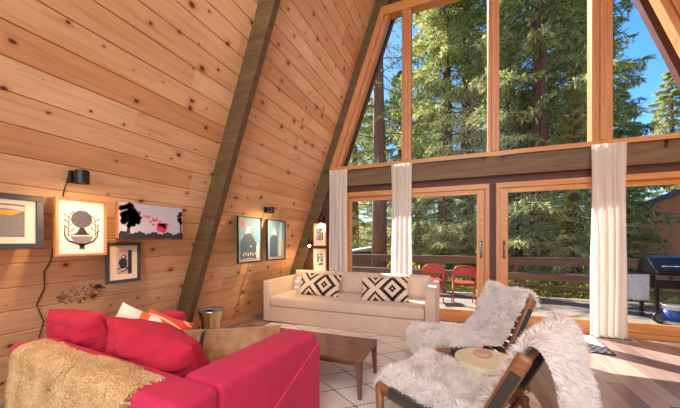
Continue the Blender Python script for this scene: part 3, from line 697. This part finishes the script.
# 1: grey frame at the left edge, photo of pale shapes
p = wallpic(.50, 1.045, 1.15, 1.487, WX-.013, .035, .022, M['graphite'], label='wide blue-grey framed photograph at the left edge, under the pine wall boards', mat=None)
fl(p, 'photo', M['ink2'], .012, [rect(-.2, .185, .075, .275)])
fl(p, 'photo_highlight', plain('photo_pale', srgb(206, 196, 188), .4, 0, .2, 40), .0135, [[(-.2, .24), (.1, .245), (.183, .235), (.183, .262), (-.2, .27)], [(-.2, .085), (.03, .10), (.07, .19), (-.02, .185), (-.2, .18)]])
fl(p, 'photo_yellow', plain('photo_yellow', srgb(226, 160, 48), .4), .0145, [[(-.1, .215), (.13, .205), (.18, .235), (-.05, .238)]])
# 2: light wood frame, tree-cup drawing
p = wallpic(1.10, 1.41, 1.094, 1.50, WX-.013, .016, .030, M['firz'], label='light wood framed print of a round tree in a bowl, under the wall lamp', backmat=M['paper'])
sh = []
sh.append(circ(0, .262, .062, 40, jag=.03, seed=2))
fl(p, 'drawing', plain('print_stippled_ink', srgb(86, 84, 96), .7, 0, .75, 330), .0165, sh)
sh = [[(-.012, .20), (.012, .20), (.03, .165), (.055, .15), (-.055, .15), (-.03, .165)]]+stroke([(-.10, .20), (-.10, .14), (-.075, .105), (-.02, .085), (0, .07)], .004, .014)+stroke([(.10, .21), (.095, .14), (.07, .105), (.02, .085), (0, .07)], .004, .014)
sh += [[(-.022, .09), (.022, .09), (.012, .072), (.018, .05), (-.018, .05), (-.012, .072)]]
fl(p, 'drawing_lines', M['ink2'], .0165, [[(-.07, .14), (.07, .14), (.05, .105), (0, .09), (-.05, .105)]])
fl(p, 'drawing_ink', M['ink'], .0175, sh+stroke([(-.055, .15), (-.1, .145)], .003)+sum([stroke([(-.075-.004*math.sin(k), .17+k*.02), (-.075+(-1)**k*.02, .185+k*.02)], .004) for k in range(7)], [])+sum([stroke([(.08, .16+k*.022), (.08+(-1)**k*.02, .175+k*.022)], .004) for k in range(6)], [])+stroke([(-.08, .14), (-.075, .31)], .004, .002)+stroke([(.085, .14), (.08, .30)], .004, .002))
fl(p, 'leaves', plain('print_leaf_green', srgb(112, 122, 70), .7), .0182, [circ(-.075+(-1)**k*.024, .19+k*.02, .0065, 7) for k in range(7)]+[circ(.08+(-1)**k*.023, .178+k*.022, .0065, 7) for k in range(6)])
# 3: canvas with black tree and pink butterflies (thick edge)
cv = thing('canvas_print', (WX-.013, 1.775, 1.222), 'wide lilac canvas with a black tree silhouette and pink butterflies', 'picture', rz=RW)
cw, ch = .575, .29
MB().box(-cw/2, cw/2, -.012, .034, 0, ch).build('stretcher', M['firz'], cv)
MB().box(-cw/2+.001, cw/2-.001, .034, .036, 0, ch).build('canvas', M['lavender'], cv)
hz = lambda k: .036+.018*abs(math.sin(k*1.9))+.010*math.sin(k*.7)
sh = [[(-cw/2+cw*k/40, 0), (-cw/2+cw*(k+1)/40, 0), (-cw/2+cw*(k+1)/40, hz(k+1)), (-cw/2+cw*k/40, hz(k))] for k in range(40)]
rr = random.Random(4)
for k in range(95):
    a = rr.random()*6.28; r_ = .088*math.sqrt(rr.random()); sh.append(circ(max(-.205+r_*math.cos(a), -.272), min(.188+r_*math.sin(a), .272), .018, 7, jag=.4, seed=k))
sh += stroke([(-.215, .04), (-.21, .12)], .03, .015)+stroke([(-.21, .09), (-.15, .15)], .01, .004)
for k in range(26):
    a = rr.random()*6.28; r_ = .06*math.sqrt(rr.random()); sh.append(circ(min(.262+r_*.4*math.cos(a), .274), .19+r_*1.1*math.sin(a), .012, 7, jag=.5, seed=k))
sh += stroke([(.27, .03), (.268, .15)], .02, .01)
fl(cv, 'silhouette', M['ink'], .0368, sh)
sh = []
for (bx, bz, s_) in ((-.125, .215, .011), (-.085, .190, .011), (-.05, .185, .016), (-.03, .145, .012), (.01, .165, .022), (-.005, .12, .012), (.06, .155, .010), (.13, .13, .012)):
    sh += [[(bx, bz), (bx-s_, bz+s_), (bx-s_*1.1, bz-s_*.2), (bx-s_*.4, bz-s_)], [(bx, bz), (bx+s_*.9, bz+s_*1.1), (bx+s_*1.1, bz), (bx+s_*.3, bz-s_*.8)]]
sh += [circ(.075, .095, .046, 14, jag=.22, seed=2), circ(.10, .115, .026, 10, jag=.3, seed=5), circ(.05, .125, .02, 9)]
fl(cv, 'butterflies', M['pink'], .0374, sh)
# 4: owl print in small grey frame
p = wallpic(1.485, 1.762, .848, 1.187, -2.646, .026, .020, M['graphite'], label='small blue-grey framed print of an owl on a branch, under the butterfly canvas')
fl(p, 'print', plain('owl_print_paper', srgb(196, 178, 172), .7), .0105, [rect(-.055, .065, .07, .275)])
fl(p, 'owl', M['ink'], .0115, [rect(.034, .065, .07, .275), circ(-.005, .165, .034, 12, sz=1.35, jag=.12, seed=3), circ(0, .215, .02, 10)]+stroke([(-.05, .115), (0, .13), (.05, .12)], .008, .012)+stroke([(-.045, .08), (0, .10), (.04, .115)], .006, .012))
fl(p, 'owl_face', M['mat'], .0122, [circ(-.004, .216, .011, 8)])
# 5, 6: two posters with black frames
sky_p = plain('poster_blue_sky', srgb(112, 160, 186), .5, 0, .14, 4); bld = plain('poster_slate_building', srgb(70, 92, 112), .5, 0, .18, 60)
for i, (y0, y1, lab) in enumerate(((2.862, 3.325, 'black-framed blue poster with slate pointed-roof building and small orange balloon'), (3.455, 3.93, 'black-framed blue poster of a dark tower with pointed top, right of the pair'))):
    p = wallpic(y0, y1, .92, 1.513, WX-.016, .012, .024, M['blackpl'], label=lab, group='pair of poster prints above the stool wall', backmat=sky_p); w = y1-y0
    if i == 0:
        fl(p, 'building', bld, .0118, [[(-.18, .05), (.14, .05), (.14, .24), (.07, .33), (-.02, .40), (-.10, .36), (-.18, .27)]])
        fl(p, 'snow_cap', M['paper'], .0125, [[(-.09, .37), (0, .385), (.02, .41), (-.035, .47), (-.06, .44)]])
        fl(p, 'balloon', plain('poster_orange', srgb(214, 110, 74), .6), .0125, [circ(-.14, .50, .036, 12, sz=1.1), rect(-.148, -.132, .445, .46)])
        for k in range(6): fl(p, 'lit_window', M['mat'], .0128, [rect(-.13+k*.045, -.115+k*.045, .085+.01*(k % 2), .125+.01*(k % 2))])
        fl(p, 'round_window', M['mat'], .0128, [circ(.02, .21, .014, 8)]); fl(p, 'small_tower', M['mat'], .0128, [[(.13, .05), (.19, .05), (.19, .19), (.2, .19), (.16, .26), (.12, .19), (.13, .19)]])
        fl(p, 'cloud_streak', M['paper'], .0122, [rect(-.06, .10, .455, .462)]); fl(p, 'cloud_streak', M['paper'], .0122, [rect(-.12, .05, .052, .056)])
    else:
        fl(p, 'building', bld, .0118, [[(-.16, .05), (.03, .05), (.03, .33), (-.01, .37), (-.10, .37), (-.16, .32)]])
        fl(p, 'snow_cap', M['mat'], .0125, [[(-.11, .37), (0, .37), (-.045, .47), (-.06, .47)]])
        fl(p, 'streak', plain('poster_pale_blue', srgb(186, 204, 210), .5), .0122, [[(.06, .05), (.14, .05), (.14, .56), (.09, .56)]])
        fl(p, 'small_tower', plain('poster_tan', srgb(196, 160, 128), .6), .0128, [rect(.12, .17, .05, .24), [(.11, .24), (.18, .24), (.145, .31)]])
    fl(p, 'caption_strip', plain('poster_caption', srgb(170, 150, 150), .6), .013, [rect(-w/2+.014, w/2-.014, .014, .045)])
# 7, 8: small prints in pale frames on the gable wall (face the room, -Y)
def scratch(seed, w, h, z0):
    rr = random.Random(seed); sh = []
    for k in range(26): sh.append(circ(rr.uniform(-w/2, w/2)*.85, z0+h*rr.uniform(.1, .9), .014, 6, jag=.6, seed=k))
    return sh
for z0, z1, lab, sd_ in ((1.11, 1.515, 'upper of two small pale-framed prints in the corner left of the curtain', 1), (.665, 1.07, 'lower of two small pale-framed prints in the corner left of the curtain', 2)):
    p = picture('framed_picture', (-2.245, 4.655, z0), .255, z1-z0, .016, .022, M['firz'], lab, R(180), group='two small prints in the corner')
    fl(p, 'print', plain('print_blue_grey', srgb(84, 100, 116), .6, 0, .4, 60), .0105, [rect(-.062, .062, .11, .31)])
    fl(p, 'figures', M['mat'], .0115, scratch(sd_, .11, .19, .115))

# ------------------------------------------------------------------ wall lamps
def spot(loc, target, e, ang=70, col=(1, .66, .34), r=.02):
    d = bpy.data.lights.new('lamp_light', 'SPOT'); o = bpy.data.objects.new('lamp_light', d); C.objects.link(o)
    d.energy = e; d.color = col; d.spot_size = R(ang); d.spot_blend = .9; d.shadow_soft_size = r
    o.location = loc; o.rotation_euler = (Vector(loc)-Vector(target)).to_track_quat('Z', 'Y').to_euler(); return o
GRP = 'small black wall lamps over the pictures'
def wall_lamp(loc, rz, label, s=1.0):
    o = thing('wall_lamp', loc, label, 'lamp', rz=rz, group=GRP)       # local Y out of the wall
    MB().box(-.032*s, .032*s, -.02, .018, -.045*s, .045*s).build('wall_plate', M['black'], o, bevel=.004)
    MB().tube([(0, .015, 0), (0, .06*s, .005)], .009, 8).build('arm', M['black'], o, smooth=True)
    sh_ = MB(); sh_.lathe([(.001, .04*s), (.040*s, .04*s), (.042*s, .036*s), (.042*s, -.055*s), (.038*s, -.055*s), (.037*s, .02*s), (.001, .022*s)], (0, .10*s, 0), 24).build('shade', M['black'], o, smooth=False)
    MB().lathe([(.001, -.040*s), (.018*s, -.035*s), (.022*s, -.015*s), (.012*s, .01*s), (.001, .015*s)], (0, .10*s, 0), 16).build('bulb', M['glow'], o, smooth=True)
    return o
wall_lamp((-2.480, 1.20, 1.645), RW, 'black cylinder wall lamp above the bowl-tree print, its cord below', .95)
spot((-2.10, 1.20, 1.50), (-2.75, 1.25, .6), 13, 150)
wall_lamp((-2.475, 3.40, 1.635), RW, 'small black wall lamp between the two blue posters', .9)
spot((-2.10, 3.40, 1.50), (-2.8, 3.35, .6), 30, 150)
wall_lamp((-2.20, 4.70, 1.60), R(180), 'small black wall lamp over the two corner prints beside the curtain', .8)
spot((-2.20, 4.60, 1.54), (-2.25, 4.68, 1.0), 8, 120)
# cords
def cord(pts, label): o = MB().tube(pts, .0035, 6).build('lamp_cord', M['black'], smooth=True); return tag(o, label, 'cord')
def wp(y, z, o=.006): return (wl_(z)+o, y, z)
cord([wp(1.17, 1.63), wp(1.165, 1.54), wp(1.17, 1.40), wp(1.165, 1.25), wp(1.17, 1.06), wp(1.145, .98), wp(1.165, .86), wp(1.14, .74), wp(1.20, .60), wp(1.19, .45)], 'black cord hanging down the wall under the bowl-tree print')
cord([wp(3.40, 1.60), wp(3.405, 1.3), wp(3.41, .95), wp(3.40, .75), wp(3.39, .55), wp(3.41, .33), wp(3.40, .06)], 'thin dark cord running down the wall between the two posters')
# corner reading lamp
fl_ = thing('floor_lamp', (-2.53, 4.50, 0), 'thin black reading lamp glowing in the corner behind the oatmeal sofa', 'lamp')
fl_.location = (-2.44, 4.61, 0)
MB().lathe([(.001, 0), (.055, 0), (.055, .012), (.010, .018), (.001, .018)], (0, -.06, 0), 24).build('base', M['black'], fl_)
MB().tube([(0, -.06, .01), (0, -.06, 1.20), (.005, -.055, 1.27)], .006, 8).build('pole', M['black'], fl_, smooth=True)
MB().tube([(.005, -.055, 1.27), (.03, -.075, 1.27), (.045, -.085, 1.235)], .005, 8).build('neck', M['black'], fl_, smooth=True)
MB().tube([(.045, -.085, 1.24), (.05, -.09, 1.20), (.058, -.10, 1.125)], [.016, .022, .036], 16).build('lamp_shade', M['black'], fl_, smooth=True)
MB().lathe([(.001, -.02), (.02, -.014), (.022, 0), (.018, .016), (.001, .02)], (.058, -.10, 1.118), 14).build('bulb', emit('bright_bulb', (1, .78, .48, 1), 30), fl_, smooth=True)
spot((-2.33, 4.45, 1.085), (-2.6, 4.4, .2), 12, 160)

# ------------------------------------------------------------------ outdoors: deck, railing, chairs, grill
GZ = -.05
MB().box(-6.5, 8.5, D+.09, 7.78, GZ-.04, GZ).build('deck', M['deck'], kind='structure')
rl = thing('deck_railing', (1, 7.66, GZ), 'dark brown deck railing of wide horizontal boards with leaning posts', 'railing')
def rbx(x0, x1, y0, y1, z0, z1, n): MB().box(x0-1, x1-1, y0-7.66, y1-7.66, z0-GZ, z1-GZ).build(n, M['darkdeck'], rl, bevel=.004)
rbx(-6, 8, 7.66, 7.70, .655, .80, 'top_board'); rbx(-6, 8, 7.62, 7.74, .80, .835, 'cap_rail')
rbx(-6, 8, 7.30, 7.62, .47, .51, 'bench_seat'); rbx(-6, 8, 7.28, 7.31, .36, .51, 'bench_edge'); rbx(-6, 8, 7.66, 7.69, .13, .21, 'lower_board')
for k in range(9):
    x = -5.4+k*1.62-1+.25
    MB().bar((x, 7.46-7.66, 0), (x, 7.50-7.66, .45), .12, .09, (1, 0, 0)).build('bench_post', M['darkdeck'], rl)
    MB().bar((x-.09, 7.63-7.66, .3), (x-.09, 7.665-7.66, .86), .09, .07, (1, 0, 0)).build('post', M['darkdeck'], rl)
# red metal chairs
def deck_chair():
    c = thing('patio_chair', (0, 0, GZ), group='coral metal chairs on the deck', cat='chair')
    for sx in (-1, 1):
        MB().tube([(sx*.20, -.24, 0), (sx*.195, .0, .30), (sx*.19, .12, .44)], .012, 8).build('leg', M['coral'], c, smooth=True)
        MB().tube([(sx*.20, .26, 0), (sx*.19, .0, .42)], .012, 8).build('leg', M['coral'], c, smooth=True)
    MB().box(-.18, .18, -.18, .20, .425, .445).build('seat', M['coral'], c, bevel=.008)
    MB().tube([(-.20, -.17, .40), (-.205, -.215, .60), (-.195, -.235, .71), (-.14, -.245, .76), (0, -.25, .775), (.14, -.245, .76), (.195, -.235, .71), (.205, -.215, .60), (.20, -.17, .40)], .016, 10).build('back_frame', M['coral'], c, smooth=True)
    MB().grid(lambda u, v: (-.185+.37*u, -.235+.02*(2*u-1)**2-.01*v, .60+.135*v), 8, 3).build('back_panel', M['coral'], c, solid=.01)
    return c
dc = deck_chair(); dc['label'] = 'coral red metal patio chair on the deck, left one, just above the oatmeal sofa arm'
dc2 = copy_tree(dc); dc2['label'] = 'coral red metal patio chair on the deck, right one, nearest the door handle'
dc.location = (-.50, 6.45, GZ); dc.rotation_euler = (0, 0, R(14)); dc2.location = (.12, 6.25, GZ); dc2.rotation_euler = (0, 0, R(6))
# grill
G = thing('gas_grill', (3.22, 6.20, GZ), 'black gas grill on wheels outside the right-hand door', 'grill')
bl = plain('grill_black', srgb(34, 34, 38), .3, .3, .1)
MB().prismx([(-.27, .74), (.24, .74), (.24, .86), (.17, .98), (.05, 1.02), (-.06, .99), (-.27, .80)], -.40, .45).build('lid', bl, G, bevel=.02)
MB().prismx([(-.24, .52), (.22, .52), (.24, .735), (-.26, .735)], -.40, .45).build('firebox', bl, G, bevel=.01)
MB().tube([(-.33, -.27, .86), (-.33, -.32, .87), (.38, -.32, .87), (.38, -.27, .86)], .012, 8).build('lid_handle', M['steel'], G, smooth=True)
MB().box(-.40, .45, -.285, -.262, .66, .73).build('control_panel', M['steel'], G)
for x in (-.25, -.05, .15, .35): MB().tube([(x, -.285, .695), (x, -.31, .695)], .022, 14).build('knob', bl, G, smooth=True)
MB().box(-.72, -.41, -.22, .2, .70, .73).build('side_shelf', bl, G, bevel=.006)
for x in (-.36, .41):
    for y in (-.2, .2): MB().box(x-.02, x+.02, y-.02, y+.02, .08, .53).build('leg', bl, G)
MB().box(-.38, .43, -.22, .22, .14, .17).build('bottom_shelf', bl, G)
for y in (-.26,):
    for x in (-.36, .41):
        w_ = MB().lathe([(.001, -.022), (.07, -.022), (.09, -.016), (.09, .016), (.07, .022), (.001, .022)], n=24).build('wheel', M['blackpl'], G, smooth=True)
        w_.rotation_euler = (R(90), 0, R(12)); w_.location = (x, y, .09)
        h_ = MB().lathe([(.03, -.027), (.068, -.027), (.068, .027), (.03, .027)], n=24).build('hub', M['steel'], w_)
for x in (-.36,): MB().lathe([(.001, -.03), (.03, -.03), (.03, .03), (.001, .03)], (x, .2, .04), 12).build('caster', M['blackpl'], G)
o = MB().grid(lambda u, v: (-.28*u+.14, .02*math.sin(u*9+1)*v, -.40*v+.0), 16, 8).build('towel', plain('grey_towel', srgb(168, 172, 184), .95, 0, .15, 20), smooth=True, solid=.012)
o.location = (2.62, 5.965, .68); tag(o, 'grey towel hanging from the side shelf of the grill', 'towel')
bu = thing('bucket', (3.03, 5.95, GZ), 'white plastic bucket with a blue label on the deck by the grill', 'bucket')
MB().lathe([(.11, 0), (.115, .01), (.132, .27), (.138, .27), (.138, .29), (.001, .295)], n=28).build('pail', M['white'], bu, smooth=True)
MB().lathe([(.1195, .05), (.1325, .22)], n=28).build('label_band', plain('blue_label', srgb(40, 84, 170), .4, 0, .3, 14), bu, smooth=True, solid=.002)
MB().tube([(-.138, 0, .26), (-.11, -.05, .36), (0, -.07, .385), (.11, -.05, .36), (.138, 0, .26)], .004, 6).build('bail_handle', M['steel'], bu, smooth=True)

# ------------------------------------------------------------------ ground, trees, shrubs, neighbouring houses
def gz(x, y): return -.9-.05*max(0, y-8)+.35*noise.noise(Vector((x*.12, y*.12, 0)))+(.16*max(0, y-22))
MB().grid(lambda u, v: (-60+120*u, D+.5+90*v, gz(-60+120*u, D+.5+90*v)), 60, 45).build('ground', M['ground'], smooth=True, kind='structure')
def conifer(seed, H_, RB, start, nb, ntw, nleaf, leaf, droop=.35, sparse=1.0):
    rnd = random.Random(seed); tr = MB(); fo = MB()
    r0 = H_*.016
    tr.tube([(0, 0, 0), (.02, .01, H_*.25), (-.02, .0, H_*.5), (0, .02, H_*.75), (0, 0, H_)], [r0*1.15, r0, r0*.72, r0*.42, .01], 12)
    for b in range(nb):
        t = start+(1-start)*((b+rnd.random())/nb)**.9; z = H_*t; a = b*2.399+rnd.uniform(-.4, .4)
        k = (t-start)/(1-start); L_ = RB*(1-k)**.75*rnd.uniform(.75, 1.1)*(.55+.45*min(1, k*4+.3))+.15
        rise = .25*k-.05; dx, dy = math.cos(a), math.sin(a)
        def bp(s_): return Vector((dx*L_*s_, dy*L_*s_, z+L_*(rise*s_-droop*s_*s_+.18*s_**4)))
        tr.tube([bp(0), bp(.35), bp(.7), bp(1)], [max(.008, L_*.013), L_*.009, L_*.006, .003], 5, False)
        for q in range(ntw):
            s_ = .12+.88*(q+rnd.random())/ntw
            if rnd.random() > sparse: continue
            p = bp(s_); sd = 1 if q % 2 else -1; tl = L_*.36*(1.08-s_)+.14
            ax = Vector((-dy*sd, dx*sd, 0)); dr = (ax*rnd.uniform(.6, 1)+Vector((dx, dy, 0))*rnd.uniform(.4, .9)+Vector((0, 0, rnd.uniform(-.45, .05)))).normalized()
            for e in range(nleaf):
                w = (e+rnd.random())/nleaf; c = p+dr*tl*w+Vector((0, 0, -.10*w*w*tl*3))
                d = (dr*rnd.uniform(.3, 1)+Vector((rnd.uniform(-.8, .8), rnd.uniform(-.8, .8), rnd.uniform(-.7, .35)))).normalized()
                s2 = d.cross(Vector((rnd.uniform(-.4, .4), rnd.uniform(-.4, .4), 1))).normalized()*leaf*.11*rnd.uniform(.7, 1.3); ll = leaf*rnd.uniform(.7, 1.4)
                i_ = len(fo.v); fo.v += [tuple(c-s2*.5), tuple(c+s2*.5), tuple(c+d*ll*.6+s2), tuple(c+d*ll), tuple(c+d*ll*.6-s2)]; fo.f.append((i_, i_+1, i_+2, i_+3, i_+4))
    return tr, fo
def tree_proto(name, seed, *a, mat='needles', **k):
    tr, fo = conifer(seed, *a, **k); o = thing(name, (0, 0, 0))
    tr.build('trunk', M['bark'], o, smooth=True); fo.build('crown', M[mat], o); return o
protos = {
 'fir': tree_proto('fir_tree', 1, 15, 3.4, .07, 125, 24, 26, .15),
 'fir2': tree_proto('fir_tree', 2, 13, 2.9, .05, 110, 24, 26, .14, droop=.25),
 'pine': tree_proto('pine_tree', 3, 17, 2.6, .26, 60, 14, 12, .16, mat='needles2', droop=.15, sparse=.8),
 'tall': tree_proto('pine_tree', 4, 20, 3.0, .50, 60, 14, 14, .20, mat='needles2', droop=.2, sparse=.9)}
used = {k: False for k in protos}
TG = 'conifers beyond the deck'
def plant(kind, x, y, s, rz, label):
    p = protos[kind]; o = p if not used[kind] else copy_tree(p); used[kind] = True
    o.location = (x, y, gz(x, y)-.1); o.scale = (s, s, s); o.rotation_euler = (0, 0, rz)
    o['label'] = label; o['category'] = 'tree'; o['group'] = TG
def at(px, Y):   # world X for an image column at depth Y
    l = (px-340)/292; return Y*(-.3722+l*.9282)/(.9282+l*.3722)
plan = [
 ('pine', 379, 10.5, .95, 0, 'straight-trunked pine standing behind the left sliding door and narrow upper pane'),
 ('tall', 467, 14.0, .9, 1, 'tall bare-trunked pine seen above the right patio chair'),
 ('fir', 447, 13.5, 1.1, 2, 'broad drooping fir filling the second upper pane'),
 ('fir', 540, 11.6, 1.15, 4, 'large dark fir filling the third upper pane'),
 ('tall', 509, 14.5, .80, 3, 'slender trunk at the left side of the third upper pane'),
 ('fir2', 574, 13.5, 1.02, 1, 'fir with branches reaching past the right mullion into blue sky'),
 ('fir2', 575, 10.2, .50, 5, 'low sunny fir right behind the railing, left of the right curtain'),
 ('fir2', 520, 12.5, .60, 2.5, 'young sunlit fir behind the railing beside the door handles'),
 ('fir', 672, 26, .93, 3, 'small pointed fir standing alone against the sky at far right'),
 ('fir2', 628, 12.0, .40, 2, 'short fir beside the orange house, above the grill'),
 ('fir2', 440, 18, .80, 3.3, 'light green fir in the middle distance above the left patio chair'),
 ('fir2', 400, 15, .85, 1.3, 'fir hidden partly by the second curtain'),
 ('fir', 355, 17, .95, .4, 'fir behind the grey-roofed shed at the left'),
 ('fir2', 425, 24, 1.1, 4.4, 'distant fir between the two left trunks'),
 ('fir', 490, 22, 1.1, 5.1, 'distant fir straight behind the central mullion'),
 ('fir2', 375, 26, 1.2, 2.1, 'distant fir behind the thick pine trunk'),
 ('fir', 620, 20, .72, 1.2, 'distant fir behind the right curtain'),
 ('fir2', 545, 20, 1.0, .2, 'distant fir behind the large dark fir'),
 ('fir2', 465, 11.5, .42, 2.9, 'small bushy fir behind the right patio chair'),
 ('pine', 418, 17, .8, 2.9, 'slim pine with tufted branches in the second upper pane'),
]
for k, px, Y, s, rz, lab in plan: plant(k, at(px, Y), Y, s, rz, lab)
# leafy shrubs below the railing
def shrub_mesh(seed):
    rnd = random.Random(seed); m = MB()
    for k in range(2600):
        a = rnd.random()*6.28; r_ = rnd.random()**.5; ph = rnd.random()
        c = Vector((math.cos(a)*r_*.8, math.sin(a)*r_*.8, .15+.95*ph*(1-r_*r_*.6))); d = Vector((rnd.uniform(-1, 1), rnd.uniform(-1, 1), rnd.uniform(-.6, 1))).normalized(); s2 = d.orthogonal().normalized()*.022; ll = .085
        i_ = len(m.v); m.v += [tuple(c), tuple(c+d*ll*.5+s2), tuple(c+d*ll), tuple(c+d*ll*.5-s2)]; m.f.append((i_, i_+1, i_+2, i_+3))
    st_ = MB()
    for k in range(9): a = k*.7; st_.tube([(0, 0, -.1), (.3*math.cos(a), .3*math.sin(a), .4), (.55*math.cos(a), .55*math.sin(a), .8)], [.02, .012, .005], 5)
    return m, st_
sm, ss = shrub_mesh(5); sp_ = thing('shrub', (0, 0, 0)); sm.build('foliage', M['leaf'], sp_); ss.build('stems', M['bark'], sp_)
names = ['below the railing behind the left chair', 'below the railing between the patio chairs', 'under the bench right of the door handles', 'behind the bench in the right door', 'behind the bench beside the right curtain', 'behind the grill', 'below the railing by the oatmeal sofa', 'farther off behind the left railing', 'farther off behind the right railing', 'farther off in the middle of the view']
for i, (px, Y, s) in enumerate(((432, 9.2, 1.1), (458, 9.0, 1.0), (520, 9.0, 1.1), (548, 9.4, 1.1), (580, 9.0, 1.0), (640, 9.2, 1.0), (365, 9.5, 1.1), (400, 11, 1.4), (560, 12, 1.5), (490, 11.5, 1.5))):
    o = sp_ if i == 0 else copy_tree(sp_); x = at(px, Y); o.location = (x, Y, gz(x, Y)); o.scale = (s, s, s); o.rotation_euler = (0, 0, i*1.3)
    o['label'] = 'yellow-green leafy shrub '+names[i]; o['category'] = 'shrub'; o['group'] = 'shrubs beyond the deck'
# orange house at the right
H1 = thing('house', (at(672, 13), 13.6, -1.2), 'orange-brown neighbouring house with sloping dark roof at right, behind the grill', 'house', rz=R(-14))
MB().prism([(-1.15, 0), (4.5, 0), (4.5, 4.4), (2.0, 4.6), (-1.15, 3.3)], 0, 4).build('wall', M['orangewall'], H1)
MB().prism([(-1.7, 3.05), (-1.7, 3.22), (2.0, 4.85), (5.0, 4.6), (5.0, 4.4), (2.0, 4.62)], -.35, 4.4).build('roof', plain('dark_eave', srgb(84, 78, 80), .8), H1)
MB().box(-.72, -.60, -.12, 0, 2.62, 2.80).build('porch_light', M['white'], H1)
# grey roofed shed and red-brown cabin, far left
H2 = thing('shed', (at(355, 12), 12.2, gz(at(355, 12), 12.2)), 'low shed with pale grey roof seen beside the thick pine trunk', 'shed', rz=R(20))
MB().box(-1.0, 1.0, -.8, .8, 0, 1.72).build('wall', M['darkdeck'], H2); MB().prism([(-1.3, 1.55), (1.3, 2.0), (1.3, 2.08), (-1.3, 1.63)], -1.1, 1.1).build('roof', M['roofgrey'], H2)
H3 = thing('cabin', (at(432, 22), 22, gz(at(432, 22), 22)), 'small red-brown cabin with pale gable trim far behind the left patio chair', 'cabin', rz=R(-10))
MB().prism([(-1.3, 0), (1.3, 0), (1.3, 1.5), (0, 2.3), (-1.3, 1.5)], 0, 2.5).build('wall', plain('cabin_red', srgb(120, 72, 62), .8), H3)
MB().prism([(-1.6, 1.32), (-1.6, 1.45), (0, 2.48), (1.6, 1.45), (1.6, 1.32), (0, 2.33)], -.2, 2.7).build('roof', M['roofgrey'], H3)
